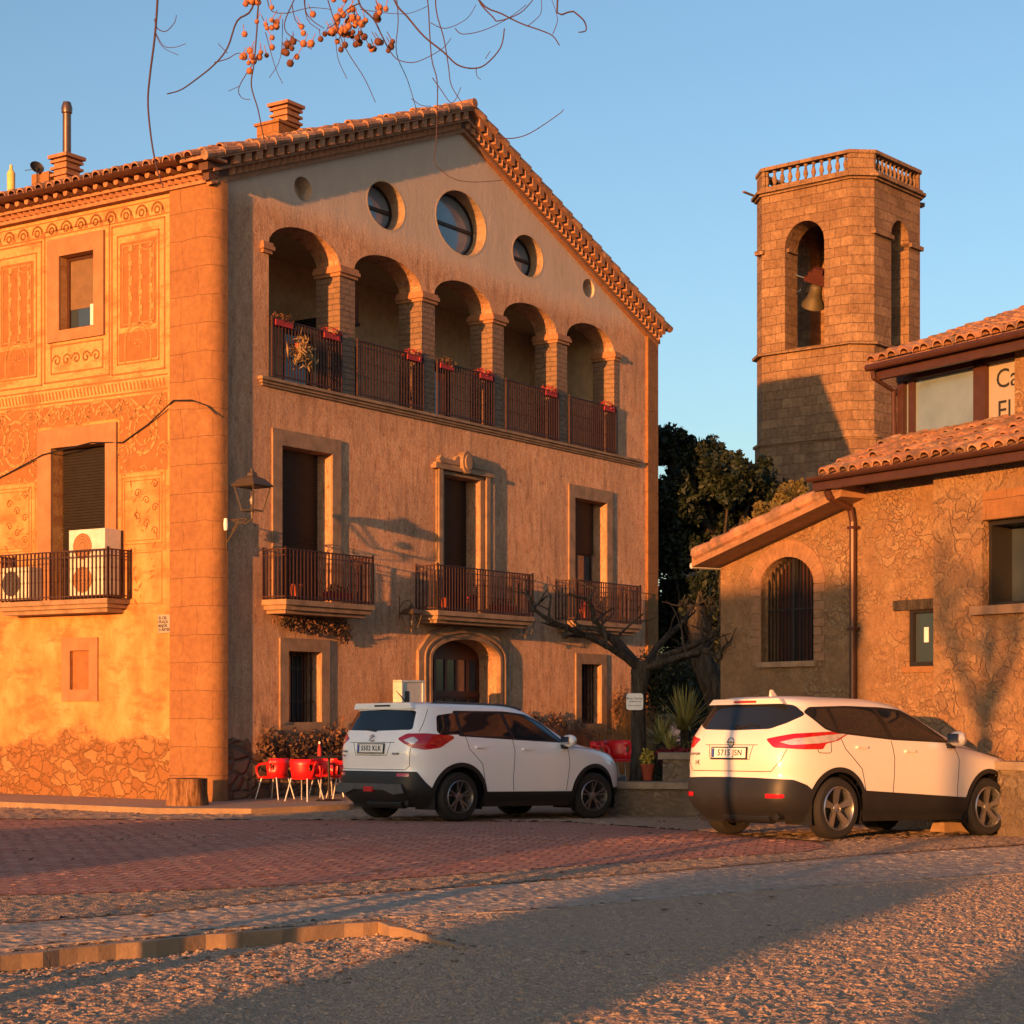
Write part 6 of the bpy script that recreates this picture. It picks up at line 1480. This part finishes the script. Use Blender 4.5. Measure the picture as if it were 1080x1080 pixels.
for z, tx, s_ in ((.05, 'Bosc Tancat', .05), (0.0, 'ALIMENTACIÓ', .03), (-.06, 'Obert a tothom', .03)):
    text('lettering', tx, s_, Matrix.Translation((0, -.003, z)) @ Matrix.Rotation(R(90), 4, 'X'), M['ink'], o)
red_chair(at(652, 826, 29.6), R(-75), 'red plastic terrace chair beside the mulberry trunk'); red_chair(at(637, 826, 30.2), R(-20), 'red plastic terrace chair just behind the bonnet of the shaded car')
pot(at(683, 823, 28.7), .1, .25, 'orange pot with yellow flowers right of the mulberry trunk', (plain('yellow_leaf', (.45, .32, .04), .7), .12, .22), seed=8)
def yucca(loc, n_, L_, lab, seed, mat=None):
    o = root('yucca_plant', loc, 0, lab, 'plant'); r = random.Random(seed); mb = MB()
    for i in range(n_):
        a = r.uniform(0, 6.28); e = r.uniform(.15, 1.45); l = L_ * r.uniform(.7, 1.1); d = Vector((math.cos(a) * math.cos(e), math.sin(a) * math.cos(e), math.sin(e)))
        s_ = Vector((-math.sin(a), math.cos(a), 0)) * .018; c0 = Vector((0, 0, .1)); m_ = c0 + d * l * .55; t_ = c0 + d * l - Vector((0, 0, .16 * l * math.cos(e)))
        mb.add([c0 - s_, c0 + s_, m_ + s_, m_ - s_, t_], [(0, 1, 2, 3), (3, 2, 4)])
    mb.build('leaves', mat or M['yucca'], o); MB().tube([(0, 0, -.3), (0, 0, .15)], .07).build('stem', M['bark'], o); return o
yucca(at(722, 778, 30.2), 150, .8, 'large spiky yucca growing in the upper stone bed', 1); yucca(at(697, 792, 29.8), 90, .55, 'smaller spiky plant left of the large yucca', 2); yucca(at(707, 800, 29.5), 60, .4, 'low spiky plant in front of the yuccas', 5)
o = root('flower_bush', at(712, 796, 29.3), 0, 'dark red flowers over the upper stone bed', 'plant'); leafclump('flowers', [(0, 0, 0, .42, .2, .12)], 500, .035, plain('dark_red_petal', (.22, .012, .02), .7), o, 4)
o = root('flower_bush', at(752, 790, 29.4), 0, 'green bush behind the upper stone bed next to the sunlit car', 'plant'); leafclump('leaves', [(0, 0, 0, .5, .3, .3)], 700, .05, M['leafolive'], o, 9)
# shrubs and creeper at the foot of the house
def stalks(name, loc, rz, wx, h_, n_, mat, lab, seed):
    o = root(name, loc, rz, lab, 'shrub'); r = random.Random(seed); mb = MB()
    for i in range(n_):
        x = r.gauss(0, wx * .32); y = r.uniform(-.3, .1); l = h_ * r.uniform(.55, 1.05) * (1 - .35 * abs(x) / wx); lean = r.uniform(-.25, .25)
        a = Vector((x, y, 0)); b = a + Vector((lean * l * .5, r.uniform(-.1, .1), l * .6)); c_ = b + Vector((lean * l * .6 + r.uniform(-.05, .05), r.uniform(-.1, .1), l * .4)); w_ = .010
        mb.add([a - Vector((w_, 0, 0)), a + Vector((w_, 0, 0)), b + Vector((w_, 0, 0)), b - Vector((w_, 0, 0)), c_], [(0, 1, 2, 3), (3, 2, 4)])
        if r.random() < .5:
            p = c_; mb.add([p, p + Vector((.02, .01, .05)), p + Vector((0, .02, .09)), p + Vector((-.02, 0, .04))], [(0, 1, 2, 3)])
    mb.build('stalks', mat, o); return o
for i, (t_, w_, hh, mt2, lab) in enumerate(((9.3, 1.3, 1.3, 'creeper', 'dry brown shrub just right of the arched entrance'), (10.4, 1.1, 1.25, 'drybush', 'dry reddish shrub under the wall left of the right barred window'), (11.6, 1.2, 1.15, 'straw', 'pale dry grass clump below the right barred window'), (12.9, 1.1, 1.9, 'straw', 'tall straw coloured grass clump between window and mulberry'), (13.7, .7, 1.7, 'creeper', 'dry tall shrub at the right end of the house wall'))):
    stalks('dry_shrub', hw(t_, -.45, -.05), RZ, w_, hh, 900, M[mt2], lab, i)
def wall_creeper(loc, rz, blobs, n_, lab, seed, size=.045):
    o = root('wall_creeper', loc, rz, lab, 'climbing plant'); leafclump('leaves', blobs, n_, size, M['creeper'], o, seed, .4, .1, .5); 
    mb = MB(); rr = random.Random(seed)
    for b in blobs:
        for k in range(6):
            p = Vector((b[0] + rr.uniform(-.5, .5) * b[3], b[1], b[2] - b[5])); branchy(mb, p, Vector((rr.uniform(-.4, .4), 0, 1)), b[5] * 1.6, .010, 1, rr, .1, 2)
    mb.build('stems', M['bark'], o); return o
wall_creeper(hw(0, 0, 0), RZ, [(1.4, -.08, .9, .5, .07, .35), (2.2, -.1, .75, .7, .09, .4), (3.1, -.1, .8, .6, .09, .5), (3.9, -.1, .7, .6, .09, .45), (4.5, -.08, .95, .35, .07, .4)], 2600, 'dead brown creeper on the wall foot behind the red chairs', 21)
wall_creeper(hw(0, 0, 0), RZ, [(2.6, -.09, 2.95, .9, .08, .17), (1.8, -.08, 2.98, .4, .06, .14), (3.3, -.08, 2.85, .25, .06, .2)], 1100, 'dead creeper hanging under the first balcony', 22, .035)
wall_creeper(hw(0, 0, 0), RZ, [(9.4, -.08, 1.15, .6, .07, .3), (10.3, -.1, 1.1, .5, .08, .35), (13.0, -.08, 1.5, .35, .07, .45)], 1400, 'dead creeper right of the arched entrance', 23)

# dark evergreen trees between house and tower
def blobs_px(L_, Y, spread=1.2, seed=0):
    r = random.Random(seed); out = []
    for (px, py, rp) in L_:
        y_ = Y + r.uniform(-spread, spread); p = at(px, py, y_); k = rp / F_PX * y_; out.append((p.x, p.y, p.z, k, k * 1.1, k))
    return out
def bg_tree(name, base, trunk, blobs, n_, size, mat, lab, seed, tr=.3, grp=None, shell=.35, asp=.5, twigs=26):
    o = root(name, base, 0, lab, 'tree', grp); b0 = Vector(base)
    mb = MB(); pts = [Vector(p) - b0 for p in trunk]; mb.tube(pts, [tr * (1 - .6 * i / len(pts)) for i in range(len(pts))], 12); rr = random.Random(seed)
    top = pts[-1]
    for b in blobs:
        c_ = Vector(b[:3]) - b0; k = pts[min(len(pts) - 1, 1 + rr.randint(0, len(pts) - 2))]
        mb.tube([k, (k + c_) / 2 + Vector((rr.uniform(-.3, .3), 0, rr.uniform(-.3, .3))), c_], [tr * .3, tr * .18, .03], 6)
    mb.build('trunk', M['bark'], o, 60)
    sub = []; r = random.Random(seed + 1)
    for b in blobs:
        sub.append((b[0] - b0.x, b[1] - b0.y, b[2] - b0.z, b[3] * .8, b[4] * .8, b[5] * .8))
        for k in range(9):
            d = Vector((r.gauss(0, 1), r.gauss(0, 1), r.gauss(0, 1))).normalized(); q_ = r.uniform(.22, .4)
            sub.append((b[0] - b0.x + d.x * b[3] * .85, b[1] - b0.y + d.y * b[4] * .85, b[2] - b0.z + d.z * b[5] * .85, b[3] * q_, b[4] * q_, b[5] * q_))
    leafclump('crown', sub, n_, size, mat, o, seed, .2, shell, asp)
    return o
bl = blobs_px([(704, 464, 20), (712, 474, 26), (732, 474, 16), (768, 488, 18), (735, 498, 38), (705, 530, 34), (770, 505, 34), (745, 545, 42), (705, 580, 34), (800, 510, 26), (790, 540, 34), (760, 590, 36), (720, 625, 34), (820, 525, 22), (700, 655, 28), (750, 640, 28)], 45, 1.3, 3)
bg_tree('evergreen_tree', (4.6, 45, -.3), [(4.6, 45, -.5), (4.5, 45, 1.5), (4.9, 45, 3.5), (5.0, 45, 5.5)], bl, 60000, .075, M['leafdark'], 'large dark evergreen between the big house and the bell tower', 5, .32)
bl = blobs_px([(812, 545, 18), (830, 525, 14), (795, 560, 14), (842, 515, 10), (820, 560, 14)], 41.5, .5, 4)
bg_tree('olive_tree', (6.1, 41.5, -.3), [(6.1, 41.5, -.5), (6.0, 41.5, 2), (6.1, 41.5, 4)], bl, 9000, .065, M['leafolive'], 'sunlit olive tree peeping over the lean-to roof', 8, .15)
bg_tree('old_tree', at(768, 790, 34), [at(772, 800, 34), at(764, 755, 34), at(752, 722, 34), at(741, 698, 34), at(737, 670, 34), at(733, 640, 34)], blobs_px([(728, 640, 12), (740, 615, 14)], 35, .5, 7), 1200, .08, M['leafdark'], 'leaning old tree trunk lit along one side beside the lean-to', 12, .3)
for i, (px, py, rp, Y, lab) in enumerate(((705, 725, 34, 39, 'dark bush just right of the big house'), (745, 735, 36, 41, 'dark bush behind the old leaning trunk'), (790, 700, 40, 44, 'dark bush behind the lean-to gable'), (725, 690, 34, 46, 'dark tall bush under the evergreen'))):
    p = at(px, py, Y); k = rp / F_PX * Y; o = root('dark_bush', (p.x, p.y, -.3), 0, lab, 'bush')
    leafclump('leaves', [(0, 0, p.z + .3, k, k, k * 1.1), (k * .6, .3, p.z, k * .7, k * .7, k * .8), (-k * .5, .2, p.z + .7, k * .6, k * .6, k * .7), (0, 0, k * .6, k * 1.0, k, k * .8)], 9000, .05, M['leafdark'], o, i + 30, 0, .2)
    MB().tube([(0, 0, -.2), (0, 0, 1.2)], .06).build('stem', M['bark'], o)
# two cream stone blocks by the cafe wall
for px, Y, lab in ((1052, 22.9, 'pale stone block at the front wheel of the sunlit car'), (1003, 23.4, 'pale stone block half hidden under the sunlit car')):
    X = (px - CX) / F_PX * Y; o = root('stone_block', (X, Y, zg(X, Y)), R(35), lab, 'stone block')
    mb = MB(); mb.hexa([(-.26, -.13, 0), (.26, -.13, 0), (.26, .13, 0), (-.26, .13, 0), (-.22, -.09, .15), (.22, -.09, .16), (.2, .09, .15), (-.22, .09, .17)]); mb.build('block', M['kerb'], o)

# ------------------------------------------------------------------ chinaberry bough overhead
YB = 3.3
tr_ = root('chinaberry_tree', (2.6, -2.2, -.1), 0, 'leafless chinaberry whose fruiting twigs hang into the top of the view', 'tree')
tp = lambda px, py, Y=YB: at(px, py, Y) - tr_.location
MB().tube([(0, 0, 0), (-.1, .2, 1.2), (-.15, .5, 2.4), (-.3, 1.2, 3.4)], [.2, .16, .13, .09], 12).build('trunk', M['bark'], tr_, 60)
mb = MB(); hub = tp(420, -210); mb.tube([(-.3, 1.2, 3.4), (-1.0, 3.2, 3.75), tuple(hub)], [.08, .04, .022], 8); hub2 = tp(180, -230, YB + .1); mb.tube([tuple(hub), tuple(tp(300, -235)), tuple(hub2)], [.02, .016, .012], 7)
paths = [([(180, -230), (168, -60), (166, 0), (163, 40), (158, 80), (156, 110), (160, 150), (166, 180), (172, 196)], 2.6), ([(163, 20), (166, 30), (175, 33), (184, 24), (186, 16)], 1.2), ([(163, 32), (172, 48), (184, 50), (196, 46)], .9), ([(164, 36), (172, 50), (188, 58)], .7),
         ([(290, -230), (272, -40), (266, 8), (250, 22), (240, 50), (226, 68), (205, 85), (190, 95), (176, 99)], 2.2), ([(226, 66), (240, 62), (252, 56), (262, 63)], 1.2), ([(240, 56), (230, 46)], .8),
         ([(300, -230), (280, -60), (272, 10), (271, 30), (268, 66), (265, 90), (272, 115), (277, 140), (281, 158)], 1.8), ([(266, 68), (252, 92), (255, 103), (264, 105)], 1.1), ([(252, 91), (241, 96)], .7),
         ([(420, -210), (340, -60), (310, 0), (300, 30), (318, 45), (329, 52)], 1.5), ([(308, 5), (312, 22), (322, 28)], 1), ([(320, -10), (324, 20), (338, 32)], 1), ([(280, 34), (290, 70), (298, 88)], .8), ([(298, 20), (296, 60), (284, 82)], .7),
         ([(420, -210), (390, -40), (378, 0), (394, 20), (402, 36), (408, 48)], 2.2), ([(380, 3), (366, 10), (352, 26), (345, 30)], 1.3), ([(340, -20), (352, 20), (365, 52), (384, 82), (396, 108)], 1.1), ([(354, 30), (356, 60), (366, 83)], .7),
         ([(322, -20), (322, 10), (330, 22), (342, 30)], 1.4), ([(280, -30), (284, 8), (300, 14), (318, 10), (330, 8), (350, 10)], 1.1),
         ([(420, -210), (410, -40), (416, 0), (430, 18), (447, 38), (468, 55), (482, 68), (498, 72), (512, 68), (528, 50), (532, 30)], 2.0), ([(502, 71), (503, 80), (507, 84)], .9), ([(512, 62), (517, 54)], .7),
         ([(470, -120), (450, -30), (452, 10), (455, 60), (461, 85), (461, 120), (460, 150), (458, 170), (466, 180), (480, 189), (500, 192), (530, 190)], 1.3), ([(456, 82), (466, 96), (475, 108), (481, 104), (486, 92)], .9),
         ([(480, -120), (462, -20), (460, 10), (468, 40), (473, 70), (476, 90), (487, 108)], 1.3), ([(430, -120), (418, -30), (420, 20), (418, 55), (430, 85), (440, 118)], 1.2), ([(434, 104), (444, 111), (455, 112)], .8),
         ([(600, -180), (510, -20), (505, 0), (520, 18), (526, 22), (548, 14), (562, 0)], 1.6), ([(480, -60), (505, 0), (530, 15), (550, 25), (570, 32), (583, 38), (590, 48)], 1.9), ([(583, 36), (588, 20), (582, 0)], .9), ([(556, 28), (570, 15), (571, 0)], .8),
         ([(640, -160), (588, 0), (605, 12), (616, 22), (618, 32), (610, 34)], 2.1), ([(480, 30), (488, 36), (510, 32), (535, 20), (555, 5)], 1.0), ([(454, 24), (470, 30), (492, 20), (502, 5)], .9),
         ([(408, 48), (418, 62), (435, 66), (452, 60), (468, 50), (476, 40)], 1.0), ([(380, 10), (410, 14), (432, 14), (452, 6)], .9), ([(520, 145), (540, 146), (560, 140), (590, 120), (594, 115)], 1.2)]
M['twig2'] = M['twig']
rr = random.Random(5)
def dist(P, r_, extra=0):
    Yq = YB + rr.uniform(-.25, .25); pts = [tp(px, py, Yq) for px, py in P]
    Q = []
    for i in range(len(pts) - 1):      # catmull-rom
        p0, p1, p2, p3 = pts[max(i - 1, 0)], pts[i], pts[i + 1], pts[min(i + 2, len(pts) - 1)]
        for k in range(4):
            t = k / 4; Q.append(.5 * ((2 * p1) + (-p0 + p2) * t + (2 * p0 - 5 * p1 + 4 * p2 - p3) * t * t + (-p0 + 3 * p1 - 3 * p2 + p3) * t ** 3))
    Q.append(pts[-1]); n_ = len(Q); mb.tube(Q, [max(.0006, r_ * .00095 * (1 - .45 * i / n_)) for i in range(n_)], 5)
for P, r_ in paths: dist(P, r_)
mb.build('boughs', M['twig'], tr_, 60)
clusters = [(262, 2, 7), (285, 25, 9), (304, 48, 7), (262, 62, 6), (275, 58, 4), (258, 36, 1), (287, 50, 1), (320, 35, 1), (328, 46, 1), (318, 28, 1), (313, 60, 1), (330, 15, 1), (355, 32, 11), (341, 32, 4), (372, 26, 9), (375, 44, 7), (358, 8, 3), (368, 14, 2), (392, 52, 1), (362, 54, 2), (398, 14, 3), (406, 45, 7), (380, 25, 4), (400, 2, 3), (320, 46, 1)]
for cx_, cy_, n_ in clusters:
    cb_ = MB(); p = tp(cx_, cy_, YB)
    for k in range(n_):
        q_ = p + Vector((rr.gauss(0, .0075), rr.gauss(0, .008), rr.gauss(0, .0075))) * (0 if n_ == 1 else 1.25); r_ = rr.uniform(.0042, .0074)
        cb_.lathe([(.0005, -r_), (r_ * .7, -r_ * .7), (r_, 0), (r_ * .72, r_ * .7), (.0005, r_)], 10, Matrix.Translation(q_)); cb_.tube([q_, q_ + Vector((rr.uniform(-.012, .012), 0, .018))], .0007, 4)
    cb_.build('berry_cluster', M['berry'] if rr.random() < .85 else M['berrydark'], tr_, 80)

# ------------------------------------------------------------------ unseen shadow casters; the boxes and short post are added for their shade
def caster_box(name, s_, p0, p1, z0, z1, dep, mat, lab, cat, posts=()):
    o = root(name, sp(s_, (p0 + p1) / 2), R(SUN_AZ - 90), lab, cat); hw_ = abs(p1 - p0) / 2
    mb = MB(); mb.box(-hw_, hw_, -dep, 0, z0, z1); mb.build('body', mat, o)
    mb = MB(); mb.hexa([(-hw_ - .1, -dep - .2, z1), (hw_ + .1, -dep - .2, z1), (hw_ + .1, .1, z1), (-hw_ - .1, .1, z1), (-hw_ - .1, -dep / 2 - .2, z1 + .12), (hw_ + .1, -dep / 2 - .2, z1 + .12), (hw_ + .1, -dep / 2 + .2, z1 + .12), (-hw_ - .1, -dep / 2 + .2, z1 + .12)]); mb.build('roof', M['tile'], o)
    for q_ in posts: MB().box(q_ - (p0 + p1) / 2 - .07, q_ - (p0 + p1) / 2 + .07, -.2, -.06, -.1, z0).build('post', M['bark'], o)
    return o
T_ = math.tan(R(SUN_EL)); SB = -18.0
kz = lambda k: k - SB * T_
# added barn-like blocker on posts: shades the first car and the far paving, light passes below it
caster_box('raised_barn', SB, -15.2, -7.95, kz(1.46), kz(5.12), 4, M['front'], 'timber barn raised on posts behind the viewer', 'barn', (-8.1, -11.2, -15.0))
bo = [o for o in bpy.data.objects if o.name == 'raised_barn'][0]
mb = MB(); mb.box(-3.6, 1.0, -4, -.01, kz(1.06), kz(1.455)); mb.build('floor_skirt', M['bark'], bo)  # blocker strip added to lower the shadow edge over the left paving
mb = MB(); mb.box(3.63, 4.7, -3, -.02, kz(3.15), kz(5.05)); mb.build('side_bay', M['bark'], bo)  # blocker added so the lean-to's lower wall falls in shade
o = root('lamp_post', sp(7, -6.96), 0, 'slim lamp post left of the view', 'lamp post'); MB().tube([(0, 0, -.1), (0, 0, 3.6)], [.055, .05], 10).build('post', M['darkiron'], o)
MB().lathe([(.001, 3.6), (.1, 3.6), (.16, 3.9), (.05, 4.0), (.001, 4.0)], 12).build('lamp_head', M['darkiron'], o)
o = root('bollard', sp(6, -6.65), 0, 'thick wooden bollard left of the view', 'bollard'); MB().tube([(0, 0, -.1), (0, 0, 1.02)], .11, 12).build('post', M['bark'], o)  # added post, kept short so its shadow stripe ends before the car
o = root('bare_tree', sp(-6, -4.88), 0, 'bare forked tree behind the viewer', 'tree'); mb = MB(); uv_ = Vector((uy, -ux, 0)); rr = random.Random(4)
mb.tube([(0, 0, -.1), (0, 0, 1.5), uv_ * .03 + Vector((0, 0, 3.3))], [.13, .11, .1], 12)
for k_, h_ in ((-.75, 5.2), (.8, 5.4), (.15, 5.0)):
    mb.tube([uv_ * .03 + Vector((0, 0, 3.3)), uv_ * k_ * .5 + Vector((0, 0, 4.2)), uv_ * k_ + Vector((0, 0, h_))], [.09, .075, .03], 8)
    for q in range(8): branchy(mb, uv_ * k_ * rr.uniform(.4, 1) + Vector((0, 0, rr.uniform(3.9, 5.2))), Vector((rr.uniform(-1, 1), rr.uniform(-1, 1), rr.uniform(0, 1))).normalized(), .9, .035, 1, rr, .1, 2)
mb.build('trunk', M['bark'], o)
caster_box('delivery_van', SB - 1, -5.62, -3.5, .25, kz(1.27), 5, M['cladding'], 'dark panel van parked behind the viewer', 'van')  # van-sized box added for the dark band across the foreground
caster_box('stone_hut', SB - 2, -2.15, 4.5, -.1, kz(1.6), 4, M['rubble'], 'low stone hut behind the viewer', 'hut')  # low block added to shade the right corner of the gravel
